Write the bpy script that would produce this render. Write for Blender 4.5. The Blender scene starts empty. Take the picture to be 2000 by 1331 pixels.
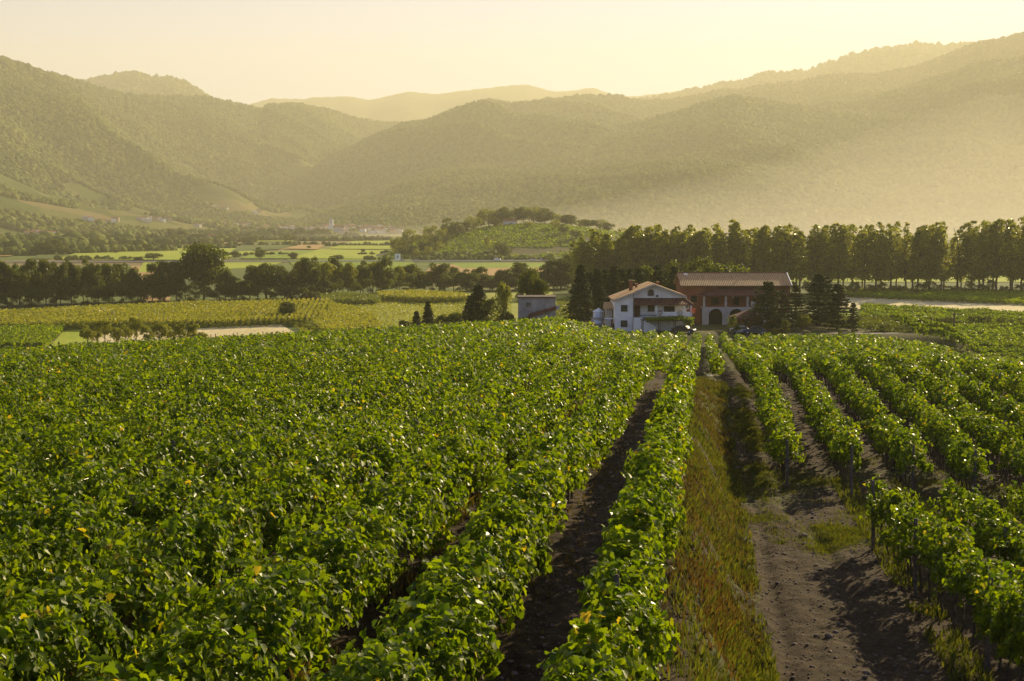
import bpy, math, random
import numpy as np
from math import radians as R, sin, cos, tan, pi, atan, sqrt
C = bpy.context
scene = C.scene
col = scene.collection
rng = np.random.default_rng(7)
random.seed(7)

# ------------------------------------------------------------------ camera
FP = 2778.0                       # focal length in photo pixels (50 mm on a 36 mm film, 2000 px wide)
PIT = atan(235.5 / FP)
cam_d = bpy.data.cameras.new("camera")
cam_d.lens = 50.0; cam_d.sensor_width = 36.0; cam_d.clip_start = 0.3; cam_d.clip_end = 40000
cam = bpy.data.objects.new("camera", cam_d); col.objects.link(cam)
cam.location = (0, 0, 0); cam.rotation_euler = (pi / 2 - PIT, 0, 0)
scene.camera = cam

# ------------------------------------------------------------------ light
SUN_AZ, SUN_EL = 33.0, 21.0       # degrees right of the view axis (+Y), above the horizon
world = bpy.data.worlds.new("World"); scene.world = world; world.use_nodes = True
wn = world.node_tree; wn.nodes.clear()
wo = wn.nodes.new("ShaderNodeOutputWorld"); bg = wn.nodes.new("ShaderNodeBackground")
sky = wn.nodes.new("ShaderNodeTexSky"); sky.sky_type = 'NISHITA'; sky.sun_disc = False
sky.sun_elevation = R(SUN_EL); sky.sun_rotation = R(SUN_AZ)
sky.air_density = 1.0; sky.dust_density = 0.1; sky.ozone_density = 0.6
mul = wn.nodes.new("ShaderNodeMix"); mul.data_type = 'RGBA'; mul.blend_type = 'MULTIPLY'
mul.inputs[0].default_value = 1.0; mul.inputs[7].default_value = (0.95, 0.875, 1.20, 1)
wn.links.new(sky.outputs[0], mul.inputs[6]); wn.links.new(mul.outputs[2], bg.inputs[0])
bg.inputs[1].default_value = 0.058
wn.links.new(bg.outputs[0], wo.inputs[0])
sun_d = bpy.data.lights.new("sun", 'SUN'); sun_d.energy = 5.0; sun_d.angle = R(0.6); sun_d.color = (1.0, 0.80, 0.46)
sun = bpy.data.objects.new("sun", sun_d); col.objects.link(sun)
from mathutils import Vector, Matrix
SUNV = Vector((sin(R(SUN_AZ)) * cos(R(SUN_EL)), cos(R(SUN_AZ)) * cos(R(SUN_EL)), sin(R(SUN_EL))))
sun.rotation_euler = (-SUNV).to_track_quat('-Z', 'Y').to_euler()
vs = scene.view_settings
vs.view_transform = 'Standard'; vs.look = 'None'; vs.gamma = 1.0; vs.exposure = 1.1; vs.use_curve_mapping = False
scene.render.engine = 'CYCLES'
cy = scene.cycles
cy.use_denoising = True; cy.max_bounces = 6; cy.diffuse_bounces = 2; cy.glossy_bounces = 1
cy.transmission_bounces = 3; cy.transparent_max_bounces = 4; cy.volume_bounces = 0
cy.caustics_reflective = False; cy.caustics_refractive = False

# ------------------------------------------------------------------ helpers
def tag(o, label=None, cat=None, group=None, kind=None):
    if label: o['label'] = label
    if cat: o['category'] = cat
    if group: o['group'] = group
    if kind: o['kind'] = kind
    return o
def link(o, parent=None):
    col.objects.link(o)
    if parent is not None: o.parent = parent
    return o
def empty(name, loc=(0, 0, 0), rz=0):
    o = bpy.data.objects.new(name, None); o.empty_display_size = 0.3
    o.location = loc; o.rotation_euler = (0, 0, rz); col.objects.link(o); return o
def npmesh(name, V, loops, totals, mat=None, smooth=False, tint=None):
    me = bpy.data.meshes.new(name)
    V = np.ascontiguousarray(V, dtype=np.float32).reshape(-1, 3)
    loops = np.ascontiguousarray(loops, dtype=np.int32).ravel(); totals = np.ascontiguousarray(totals, dtype=np.int32)
    me.vertices.add(len(V)); me.vertices.foreach_set('co', V.ravel())
    me.loops.add(len(loops)); me.loops.foreach_set('vertex_index', loops)
    me.polygons.add(len(totals))
    st = np.zeros(len(totals), dtype=np.int32); st[1:] = np.cumsum(totals)[:-1]
    me.polygons.foreach_set('loop_start', st); me.polygons.foreach_set('loop_total', totals)
    if smooth: me.polygons.foreach_set('use_smooth', np.ones(len(totals), dtype=bool))
    if tint is not None:
        at = me.attributes.new('tint', 'FLOAT', 'FACE'); at.data.foreach_set('value', np.asarray(tint, dtype=np.float32))
    me.update(calc_edges=True)
    if mat: me.materials.append(mat)
    return me
def obj(name, me, parent=None, loc=(0, 0, 0), rz=0, scale=None):
    o = bpy.data.objects.new(name, me); o.location = loc; o.rotation_euler = (0, 0, rz)
    if scale is not None: o.scale = scale
    return link(o, parent)
def gridmesh(name, X, Y, Z, mat, smooth=True, attrs=None):
    n, m = X.shape
    V = np.stack([X, Y, Z], -1).reshape(-1, 3)
    i = np.arange(n * m).reshape(n, m)
    q = np.stack([i[:-1, :-1], i[:-1, 1:], i[1:, 1:], i[1:, :-1]], -1).reshape(-1, 4)
    me = npmesh(name, V, q, np.full(len(q), 4), mat, smooth)
    if attrs:
        for k, a in attrs.items():
            at = me.attributes.new(k, 'FLOAT', 'POINT'); at.data.foreach_set('value', np.asarray(a, dtype=np.float32).ravel())
    return me
class MB:
    """collects boxes, prisms, tubes for one mesh"""
    def __init__(s): s.V = []; s.F = []
    def add(s, vs_, fs):
        b = len(s.V); s.V += [tuple(v) for v in vs_]; s.F += [tuple(b + i for i in f) for f in fs]; return s
    def box(s, x0, x1, y0, y1, z0, z1):
        return s.add([(x0, y0, z0), (x1, y0, z0), (x1, y1, z0), (x0, y1, z0), (x0, y0, z1), (x1, y0, z1), (x1, y1, z1), (x0, y1, z1)],
                     [(3, 2, 1, 0), (4, 5, 6, 7), (0, 1, 5, 4), (1, 2, 6, 5), (2, 3, 7, 6), (3, 0, 4, 7)])
    def prism(s, pts, y0, y1):
        """closed outline of (x, z), extruded along y"""
        n = len(pts)
        return s.add([(p[0], y0, p[1]) for p in pts] + [(p[0], y1, p[1]) for p in pts],
                     [tuple(range(n)), tuple(range(2 * n - 1, n - 1, -1))] + [(i, i + n, (i + 1) % n + n, (i + 1) % n) for i in range(n)])
    def slab(s, quad, th):
        """a quad (4 pts) with thickness downwards"""
        q = [Vector(p) for p in quad]; d = Vector((0, 0, -th))
        return s.add(q + [p + d for p in q], [(0, 1, 2, 3), (7, 6, 5, 4), (0, 4, 5, 1), (1, 5, 6, 2), (2, 6, 7, 3), (3, 7, 4, 0)])
    def tube(s, pts, rad, n=8, caps=True):
        pts = [Vector(p) for p in pts]
        if not hasattr(rad, '__len__'): rad = [rad] * len(pts)
        base = len(s.V); up = Vector((0.31, 0.17, 1)).normalized()
        for i, p in enumerate(pts):
            d = (pts[min(i + 1, len(pts) - 1)] - pts[max(i - 1, 0)]).normalized()
            ref = up if abs(d.dot(up)) < .93 else Vector((1, 0, 0))
            a = d.cross(ref).normalized(); b = a.cross(d)
            for k in range(n):
                t = 2 * pi * k / n; s.V.append(tuple(p + (a * cos(t) + b * sin(t)) * rad[i]))
        for i in range(len(pts) - 1):
            for k in range(n):
                a0 = base + i * n + k; a1 = base + i * n + (k + 1) % n
                s.F.append((a0, a1, a1 + n, a0 + n))
        if caps:
            s.F.append(tuple(base + k for k in range(n))[::-1]); s.F.append(tuple(base + (len(pts) - 1) * n + k for k in range(n)))
        return s
    def lathe(s, prof, cx=0, cy=0, n=20):
        base = len(s.V)
        for r, z in prof:
            for k in range(n):
                t = 2 * pi * k / n; s.V.append((cx + r * cos(t), cy + r * sin(t), z))
        for i in range(len(prof) - 1):
            for k in range(n):
                a0 = base + i * n + k; a1 = base + i * n + (k + 1) % n
                s.F.append((a0, a1, a1 + n, a0 + n))
        return s
    def build(s, name, mat, parent=None, smooth=False, bevel=0, loc=(0, 0, 0), rz=0):
        me = bpy.data.meshes.new(name); me.from_pydata(s.V, [], s.F)
        if mat: me.materials.append(mat)
        if smooth: me.polygons.foreach_set('use_smooth', [True] * len(me.polygons))
        me.update()
        o = obj(name, me, parent, loc, rz)
        if bevel:
            b = o.modifiers.new('bevel', 'BEVEL'); b.width = bevel; b.segments = 2; b.limit_method = 'ANGLE'
        return o
ORD = ['first', 'second', 'third', 'fourth', 'fifth', 'sixth', 'seventh', 'eighth', 'ninth', 'tenth', 'eleventh', 'twelfth', 'thirteenth',
       'fourteenth', 'fifteenth', 'sixteenth', 'seventeenth', 'eighteenth', 'nineteenth']
def ordinal(i):                    # 1-based
    if i <= 19: return ORD[i - 1]
    tens = {2: 'twent', 3: 'thirt', 4: 'fort', 5: 'fift', 6: 'sixt', 7: 'sevent', 8: 'eight', 9: 'ninet'}[i // 10]
    return tens + 'ieth' if i % 10 == 0 else tens + 'y-' + ORD[i % 10 - 1]

def interp(x, xs, ys): return np.interp(x, xs, ys)
def sstep(x, a, b):
    t = np.clip((x - a) / (b - a), 0, 1); return t * t * (3 - 2 * t)
class Noise:
    """smooth value noise on numpy arrays"""
    def __init__(s, seed): s.g = np.random.default_rng(seed).random((256, 256)).astype(np.float32) * 2 - 1
    def __call__(s, x, y):
        x = np.asarray(x, dtype=np.float64); y = np.asarray(y, dtype=np.float64)
        xi = np.floor(x).astype(int); yi = np.floor(y).astype(int); fx = x - xi; fy = y - yi
        fx = fx * fx * (3 - 2 * fx); fy = fy * fy * (3 - 2 * fy); g = s.g
        a = g[xi % 256, yi % 256]; b = g[(xi + 1) % 256, yi % 256]; c = g[xi % 256, (yi + 1) % 256]; d = g[(xi + 1) % 256, (yi + 1) % 256]
        return (a * (1 - fx) + b * fx) * (1 - fy) + (c * (1 - fx) + d * fx) * fy
    def fbm(s, x, y, o=4, ga=.5):
        r = 0; a = 1; f = 1
        for k in range(o): r = r + a * s(x * f + 17.3 * k, y * f + 5.1 * k); a *= ga; f *= 2.03
        return r
N1, N2, N3 = Noise(1), Noise(2), Noise(3)

# ------------------------------------------------------------------ terrain
SK = 0.135                         # the vine rows run along x = u + SK*y
PL = -28.0                         # level of the valley floor below the camera
def G(x, y):
    x = np.asarray(x, dtype=np.float64); y = np.asarray(y, dtype=np.float64)
    t = x / np.maximum(y, 25.0); u = x - SK * y
    c = interp(t, [-.45, -.36, -.15, .036, .075, .13, .25, .3, .34], [2.3e-4, 2.1e-4, 1.4e-4, .86e-4, 1.22e-4, 1.32e-4, 1.32e-4, 1.6e-4, 2.05e-4])
    S = 2.0 * (1 - sstep(y, 55, 105)) + .25
    bank = S * sstep(u, -.45, 1.35)
    z = -(6.6 + .03 * y + c * y * y) - bank
    z = z - 1.35 * sstep(y, 84, 128) * (1 - sstep(y, 195, 246)) * sstep(t, .025, .075)
    near = 1 - sstep(y, 120, 200)
    z = z + near * ((.035 * N2.fbm(x * 2.6, y * 2.1, 3) + .02 * np.abs(N3(x * 6.1, y * 5.3))) * (y < 70) + .05 * N1.fbm(x * .9, y * .5, 3) + .22 * N2(x * .12, y * .06))
    onb = sstep(u, -.5, -.1) * (1 - sstep(u, 1.3, 1.9))
    z = z + near * onb * .12 * N1.fbm(x * 1.7 + 9, y * 1.1, 3)
    trk = np.exp(-((u - 2.0) / .28) ** 2) + np.exp(-((u - 3.2 - .9 * sstep(-y, -55, -44)) / .28) ** 2)
    z = z - near * .15 * trk * (u > 1) * (.7 + .5 * N3(x * .5, y * .4)) * (y < 108)
    # terrace for the farmyard
    w = sstep(x, 2, 12) * (1 - sstep(x, 78, 92)) * sstep(y, 250, 258) * (1 - sstep(y, 302, 318))
    z = z * (1 - w) + (-20.75) * w
    d = z - PL
    z = PL + .5 * (d + np.sqrt(d * d + 1.5))
    z = np.where(y > 420, PL + .0, z) if np.ndim(z) else (PL if y > 420 else z)
    # hill in the middle of the valley
    h = interp(x, [-112, -85, -55, -15, 20, 60, 95, 150, 270], [0, 8, 15, 22, 24, 21, 16, 10, 0])
    p = sstep(y, 1020, 1215) * (1 - sstep(y, 1270, 1480))
    z = z + h * p
    z = z + 14 * sstep(y, 2450, 3300) * sstep(x, -900, -600) * (1 - sstep(x, -250, -60))
    z = z + sstep(y, 800, 1400) * .6 * N2(x * .004, y * .003)
    return z
def Gs(x, y): return float(G(np.array([x]), np.array([y]))[0])
def raydir(px, py):
    a = (px - 1000) / FP; k = (665.5 - py) / FP
    return a, (cos(PIT) + k * sin(PIT)), (-sin(PIT) + k * cos(PIT))
def W(px, py, y):                  # point of the world seen at photo pixel (px,py) whose distance along +Y is y
    a, b, c = raydir(px, py); return (a * y / b, y, c * y / b)
def on_plain(px, py, z=PL):
    a, b, c = raydir(px, py); s = z / c; return (a * s, b * s)
def zpx(py, y): return W(1000, py, y)[2]
def at(px, y):                     # ground point in photo column px at distance y
    x = (px - 1000) / FP * y
    for _ in range(4):
        z = Gs(x, y); x = (px - 1000) / FP * (y * cos(PIT) - z * sin(PIT))
    return x, y, Gs(x, y)

# ------------------------------------------------------------------ materials
MATS = {}
def nodes(name):
    m = bpy.data.materials.new(name); m.use_nodes = True; nt = m.node_tree; nt.nodes.clear()
    out = nt.nodes.new('ShaderNodeOutputMaterial'); MATS[name] = m
    return m, nt, out
def nn(nt, typ, **kw):
    n = nt.nodes.new(typ)
    for k, v in kw.items(): setattr(n, k, v)
    return n
def ramp(nt, fac, stops):
    r = nn(nt, 'ShaderNodeValToRGB'); nt.links.new(fac, r.inputs[0]); e = r.color_ramp.elements
    while len(e) < len(stops): e.new(0.5)
    for i, (p, c) in enumerate(stops): e[i].position = p; e[i].color = (*c, 1)
    return r.outputs[0]
def noise(nt, scale, detail=4, vec=None, rough=.55):
    n = nn(nt, 'ShaderNodeTexNoise'); n.inputs['Scale'].default_value = scale; n.inputs['Detail'].default_value = detail
    n.inputs['Roughness'].default_value = rough
    if vec is not None: nt.links.new(vec, n.inputs['Vector'])
    return n.outputs[0]
def mixc(nt, fac, a, b, mode='MIX'):
    m = nn(nt, 'ShaderNodeMix', data_type='RGBA', blend_type=mode)
    for sock, v in ((0, fac), (6, a), (7, b)):
        if isinstance(v, (int, float)): m.inputs[sock].default_value = v
        elif isinstance(v, tuple): m.inputs[sock].default_value = (*v, 1)
        else: nt.links.new(v, m.inputs[sock])
    return m.outputs[2]
def math_(nt, op, a, b=None, c=None):
    m = nn(nt, 'ShaderNodeMath', operation=op)
    for i, v in enumerate((a, b, c)):
        if v is None: continue
        if isinstance(v, (int, float)): m.inputs[i].default_value = v
        else: nt.links.new(v, m.inputs[i])
    return m.outputs[0]
def bump(nt, h, strength, dist):
    b = nn(nt, 'ShaderNodeBump'); b.inputs['Strength'].default_value = strength; b.inputs['Distance'].default_value = dist
    nt.links.new(h, b.inputs['Height']); return b.outputs[0]
def pos(nt, sc=(1, 1, 1), objc=False):
    if objc: src = nn(nt, 'ShaderNodeTexCoord').outputs['Object']
    else: src = nn(nt, 'ShaderNodeNewGeometry').outputs['Position']
    mp = nn(nt, 'ShaderNodeMapping'); mp.inputs['Scale'].default_value = sc; nt.links.new(src, mp.inputs[0]); return mp.outputs[0]
def surf(nt, out, colr, rough=.9, normal=None, spec=.3, metal=0):
    p = nn(nt, 'ShaderNodeBsdfPrincipled')
    if isinstance(colr, tuple): p.inputs['Base Color'].default_value = (*colr, 1)
    else: nt.links.new(colr, p.inputs['Base Color'])
    if isinstance(rough, (int, float)): p.inputs['Roughness'].default_value = rough
    else: nt.links.new(rough, p.inputs['Roughness'])
    p.inputs['Specular IOR Level'].default_value = spec; p.inputs['Metallic'].default_value = metal
    if normal is not None: nt.links.new(normal, p.inputs['Normal'])
    nt.links.new(p.outputs[0], out.inputs[0]); return p
def simple(name, c, rough=.8, var=.25, scale=3, metal=0, spec=.3, bmp=0):
    m, nt, out = nodes(name); v = pos(nt)
    n = noise(nt, scale, 5, v)
    cc = ramp(nt, n, [(.3, tuple(x * (1 - var) for x in c)), (.7, tuple(min(1, x * (1 + var)) for x in c))])
    surf(nt, out, cc, rough, bump(nt, n, bmp, .02) if bmp else None, spec, metal); return m
def foliage(name, dark, lite, extra=None, trans=.35, rough=.45, spec=.5, ncl=None):
    """leaf material: random per-leaf tint, some light passing through the blade"""
    m, nt, out = nodes(name)
    at_ = nn(nt, 'ShaderNodeAttribute'); at_.attribute_name = 'tint'
    st = [(0, dark), (.85, lite)]
    if extra: st += [(.975, lite), (.99, extra)]
    c = ramp(nt, at_.outputs['Fac'], st)
    if ncl:
        n = noise(nt, ncl, 3, pos(nt)); c = mixc(nt, 1.0, c, ramp(nt, n, [(.3, (.72, .8, .75)), (.7, (1.2, 1.12, 1.0))]), 'MULTIPLY')
    p = nn(nt, 'ShaderNodeBsdfPrincipled'); nt.links.new(c, p.inputs['Base Color'])
    fr = math_(nt, 'FRACT', math_(nt, 'MULTIPLY', at_.outputs['Fac'], 23.7)); nt.links.new(math_(nt, 'MULTIPLY_ADD', fr, .36, rough - .2), p.inputs['Roughness']); p.inputs['Specular IOR Level'].default_value = spec
    tr = nn(nt, 'ShaderNodeBsdfTranslucent'); tc = mixc(nt, 1.0, c, (1.9, 1.75, .45), 'MULTIPLY'); nt.links.new(tc, tr.inputs[0])
    mx = nn(nt, 'ShaderNodeMixShader'); mx.inputs[0].default_value = trans
    nt.links.new(p.outputs[0], mx.inputs[1]); nt.links.new(tr.outputs[0], mx.inputs[2]); nt.links.new(mx.outputs[0], out.inputs[0])
    return m
M_vine = foliage('vine_leaves', (.050, .100, .003), (.180, .250, .005), (.38, .30, .03), trans=.50, rough=.54, spec=.24, ncl=.35)
M_vinef = foliage('vine_leaves_far', (.054, .102, .004), (.180, .248, .008), None, trans=.50, rough=.6, spec=.15, ncl=.15)
M_broad = foliage('broad_leaves', (.035, .055, .010), (.11, .135, .020), None, trans=.5, rough=.6, spec=.15)
M_broad2 = foliage('broad_leaves_yellowish', (.08, .10, .010), (.20, .22, .025), None, trans=.55, rough=.6, spec=.15)
M_pop = foliage('poplar_leaves', (.075, .10, .008), (.24, .26, .025), None, trans=.6, rough=.5, spec=.25)
M_con = foliage('conifer_needles', (.012, .026, .010), (.055, .075, .018), None, trans=.2, rough=.85, spec=.06)
M_bark = simple('bark', (.07, .052, .035), .95, .5, 6, bmp=.6)
M_wood = simple('weathered_post_wood', (.13, .105, .08), .9, .5, 9, bmp=.5)
# ------------------------------------------------------------------ ground
def ground_material():
    m, nt, out = nodes('ground')
    def attr(n):
        a = nn(nt, 'ShaderNodeAttribute'); a.attribute_name = n; return a.outputs['Fac']
    P = pos(nt)
    big = noise(nt, .7, 5, P); mid = noise(nt, 3.5, 6, P, .65); fine = noise(nt, 16, 5, P, .7)
    soil = ramp(nt, mid, [(.25, (.022, .014, .006)), (.5, (.046, .029, .013)), (.78, (.092, .060, .028))])
    soil = mixc(nt, 1, soil, ramp(nt, fine, [(.3, (.55, .55, .55)), (.7, (1.4, 1.38, 1.35))]), 'MULTIPLY')
    vo = nn(nt, 'ShaderNodeTexVoronoi'); vo.inputs['Scale'].default_value = 14; nt.links.new(P, vo.inputs['Vector'])
    stones = ramp(nt, vo.outputs['Distance'], [(.10, (1, 1, 1)), (.16, (0, 0, 0))])
    soil = mixc(nt, math_(nt, 'MULTIPLY', stones, ramp(nt, noise(nt, 1.1, 3, P), [(.5, (0, 0, 0)), (.62, (.7, .7, .7))])), soil, (.30, .25, .19))
    grass = ramp(nt, fine, [(.25, (.035, .042, .010)), (.5, (.075, .080, .020)), (.75, (.14, .125, .04))])
    gw = math_(nt, 'GREATER_THAN', math_(nt, 'ADD', attr('grass'), math_(nt, 'MULTIPLY', math_(nt, 'SUBTRACT', mid, .5), 1.3)), .5)
    near = mixc(nt, gw, soil, grass)
    # valley floor: patchwork of fields
    mp = nn(nt, 'ShaderNodeMapping'); mp.inputs['Scale'].default_value = (.0045, .0085, 0); mp.inputs['Rotation'].default_value = (0, 0, .3)
    nt.links.new(nn(nt, 'ShaderNodeNewGeometry').outputs['Position'], mp.inputs[0])
    v2 = nn(nt, 'ShaderNodeTexVoronoi'); v2.inputs['Scale'].default_value = 1; v2.inputs['Randomness'].default_value = .75; nt.links.new(mp.outputs[0], v2.inputs['Vector'])
    sx = nn(nt, 'ShaderNodeSeparateColor'); nt.links.new(v2.outputs['Color'], sx.inputs[0])
    fld = nn(nt, 'ShaderNodeValToRGB'); nt.links.new(sx.outputs[0], fld.inputs[0]); e = fld.color_ramp; e.interpolation = 'CONSTANT'
    cs = [(.12, .16, .03), (.17, .20, .045), (.09, .12, .03), (.20, .20, .05), (.24, .19, .08), (.13, .17, .035), (.10, .13, .03)]
    while len(e.elements) < len(cs): e.elements.new(.5)
    for i, c in enumerate(cs): e.elements[i].position = i / len(cs); e.elements[i].color = (*c, 1)
    fl = mixc(nt, 1, fld.outputs[0], ramp(nt, noise(nt, .02, 6, P), [(.3, (.75, .75, .75)), (.7, (1.25, 1.25, 1.2))]), 'MULTIPLY')
    c = mixc(nt, attr('plain'), near, fl)
    h = math_(nt, 'ADD', mid, math_(nt, 'MULTIPLY', fine, .4))
    surf(nt, out, c, .95, bump(nt, h, .9, .10), .15)
    return m
s_ = np.linspace(-1, 1, 860); s_ = np.sign(s_) * np.abs(s_) ** 1.15
yy = np.concatenate([np.arange(3, 62, .14), np.arange(62, 110, .28), np.geomspace(110, 13800, 430)])
YY, SS = np.meshgrid(yy, s_, indexing='ij'); XX = SS * (9 + .66 * YY)
ZZ = G(XX, YY)
UU = XX - SK * YY
g_bank = sstep(UU, -.5, .0) * (1 - sstep(UU, 1.5, 1.9)) * .52 + .25 * N1(XX * .25, YY * .2) * (np.abs(UU - .8) < 1.4)
g_mid = np.exp(-((UU - 2.6) / .5) ** 2) * .33 * (YY > 58) + .5 * sstep(YY, 50, 54) * (1 - sstep(YY, 62, 66)) * (UU > 1.3) * sstep(N1(XX * .2, YY * .25) + .35, 0, .4)
g_green = .7 * np.exp(-((UU - 4.3) / 1.3) ** 2 - ((YY - 47.5) / 2.3) ** 2) + .25 * (UU > 4) * (YY > 30)
g_left = .30 * (UU < -4.8)
g_far = .6 * sstep(YY, 125, 150) + .6 * sstep(YY, 225, 250)
grs = np.clip(np.maximum.reduce([g_bank, g_mid, g_green, g_left, g_far]), 0, 1)
me = gridmesh('ground', XX, YY, ZZ, ground_material(), True, {'grass': grs, 'plain': sstep(-ZZ, 26.0, 27.4)})
tag(obj('ground', me), kind='structure')

# ------------------------------------------------------------------ fields of the valley
def field_mat(name, a, b, stripe=None, bs=.05):
    m, nt, out = nodes(name); P = pos(nt, (1, .35, 1))
    n = noise(nt, bs, 7, P, .7); n2 = noise(nt, .9, 4, P)
    c = ramp(nt, n, [(.3, a), (.7, b)])
    c = mixc(nt, 1, c, ramp(nt, n2, [(.25, (.8, .8, .8)), (.75, (1.2, 1.2, 1.2))]), 'MULTIPLY')
    if stripe:
        ang, wl, amt = stripe
        mp = nn(nt, 'ShaderNodeMapping'); mp.inputs['Rotation'].default_value = (0, 0, ang)
        nt.links.new(nn(nt, 'ShaderNodeNewGeometry').outputs['Position'], mp.inputs[0])
        w = nn(nt, 'ShaderNodeTexWave'); w.inputs['Scale'].default_value = 1 / wl * .314 * 1.0; w.inputs['Distortion'].default_value = 1.2; w.inputs['Detail Scale'].default_value = .3
        nt.links.new(mp.outputs[0], w.inputs['Vector'])
        c = mixc(nt, 1, c, ramp(nt, w.outputs['Fac'], [(.3, (1 - amt,) * 3), (.7, (1 + amt * .4,) * 3)]), 'MULTIPLY')
    surf(nt, out, c, .95, None, .1); return m
F_green = field_mat('meadow_green', (.17, .25, .02), (.25, .33, .035))
F_lime = field_mat('meadow_lime', (.28, .35, .03), (.38, .43, .05))
F_dark = field_mat('pasture_dark', (.08, .11, .025), (.12, .15, .035))
F_straw = field_mat('straw', (.55, .47, .22), (.74, .64, .36), bs=.09)
F_orange = field_mat('stubble_orange', (.38, .24, .09), (.46, .31, .13))
F_vy = field_mat('vineyard_stripes', (.10, .14, .03), (.15, .19, .04), (.25, 5.0, .5))
F_meadow = field_mat('meadow_mixed', (.22, .28, .03), (.44, .42, .10), bs=.035)
F_soil = simple('field_edge_soil', (.12, .09, .05))
fcount = [0]
def field(name, poly, mat, off=.10, kind='structure', z0=PL):
    fcount[0] += 1; off = off + .012 * fcount[0]
    V = [(*on_plain(px, py, z0 + off), z0 + off) for px, py in poly]
    me = bpy.data.meshes.new(name); me.from_pydata(V, [], [tuple(range(len(V)))]); me.materials.append(mat); me.update()
    return tag(obj(name, me), kind=kind)
field('meadow', [(560, 668), (655, 588), (735, 569), (1100, 566), (1180, 600), (1150, 668), (900, 668)], F_meadow)
field('wheat_field', [(370, 700), (360, 644), (430, 639), (548, 634), (576, 650), (640, 700)], F_straw)
field('wheat_field', [(150, 655), (300, 642), (385, 650), (385, 700), (150, 700)], F_straw)
field('meadow', [(60, 700), (118, 646), (175, 642), (175, 700)], F_lime)
field('meadow', [(-80, 720), (-80, 640), (130, 640), (85, 690), (70, 720)], F_soil)
field('wheat_field', [(1640, 580), (2150, 597), (2150, 628), (1640, 602)], F_straw)
field('meadow', [(1600, 604), (2150, 626), (2150, 700), (1600, 700)], F_green)
field('meadow', [(1080, 560), (1640, 552), (2150, 552), (2150, 576), (1640, 574), (1080, 575)], F_dark)
field('meadow', [(1100, 505), (2200, 505), (2200, 551), (1100, 551)], F_lime)
field('stubble_field', [(255, 520), (350, 516), (330, 590), (280, 590)], F_orange)
field('vineyard_field', [(420, 525), (520, 520), (520, 545), (420, 560)], F_vy)
field('meadow', [(280, 512), (560, 510), (520, 522), (270, 532)], F_lime)
field('meadow', [(560, 507), (800, 506), (840, 545), (600, 545)], F_green)
field('stubble_field', [(850, 517), (1100, 515), (1090, 551), (800, 552)], F_orange)
field('meadow', [(880, 515), (1060, 514), (1065, 523), (905, 524)], F_green)
# across the highway, left of the hill
field('meadow', [(110, 507), (170, 487), (450, 481), (500, 492), (420, 508)], F_lime, .3)
field('meadow', [(560, 505), (625, 487), (770, 489), (770, 506)], F_lime, .3)
field('meadow', [(640, 486), (690, 471), (762, 470), (765, 487)], F_lime, .3)
field('stubble_field', [(555, 486), (590, 477), (640, 477), (620, 487)], F_orange, .3)
field('vineyard_field', [(450, 492), (475, 477), (580, 475), (545, 487)], F_vy, .3)
field('meadow', [(470, 505), (500, 492), (622, 488), (560, 505)], F_green, .3)
field('stubble_field', [(-60, 496), (30, 489), (60, 492), (20, 500), (-60, 503)], F_orange, .3)
field('vineyard_field', [(60, 505), (80, 495), (120, 493), (100, 506)], F_vy, .3)
field('meadow', [(580, 470), (600, 463), (840, 464), (850, 469)], F_vy, .4)
field('meadow', [(400, 472), (440, 467), (600, 464), (570, 472)], F_lime, .4)
field('stubble_field', [(330, 478), (360, 473), (480, 470), (470, 476)], F_orange, .4)

# ------------------------------------------------------------------ mountains
def mount_mat(name, a, b, sc):
    m, nt, out = nodes(name); P = pos(nt)
    n = noise(nt, sc, 8, P, .7); c = ramp(nt, n, [(.3, a), (.7, b)])
    se = nn(nt, 'ShaderNodeSeparateXYZ'); nt.links.new(P, se.inputs[0])
    mr = nn(nt, 'ShaderNodeMapRange'); mr.inputs[1].default_value = 95; mr.inputs[2].default_value = 50; nt.links.new(se.outputs[2], mr.inputs[0])
    vm = nn(nt, 'ShaderNodeTexVoronoi'); vm.inputs['Scale'].default_value = .011; nt.links.new(P, vm.inputs['Vector'])
    sv = nn(nt, 'ShaderNodeSeparateColor'); nt.links.new(vm.outputs['Color'], sv.inputs[0])
    mead = ramp(nt, sv.outputs[0], [(.1, (.06, .085, .016)), (.45, (.09, .12, .022)), (.75, (.14, .145, .035)), (.95, (.20, .16, .06))])
    c = mixc(nt, mr.outputs[0], c, mead)
    surf(nt, out, c, .95, bump(nt, noise(nt, sc * 4, 5, P, .7), .8, 6), .05); return m
M_mt = mount_mat('mountain_forest_floor', (.06, .08, .02), (.15, .17, .035), .006)
M_hillf = mount_mat('foothill_meadows', (.09, .12, .03), (.17, .18, .05), .008)
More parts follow.
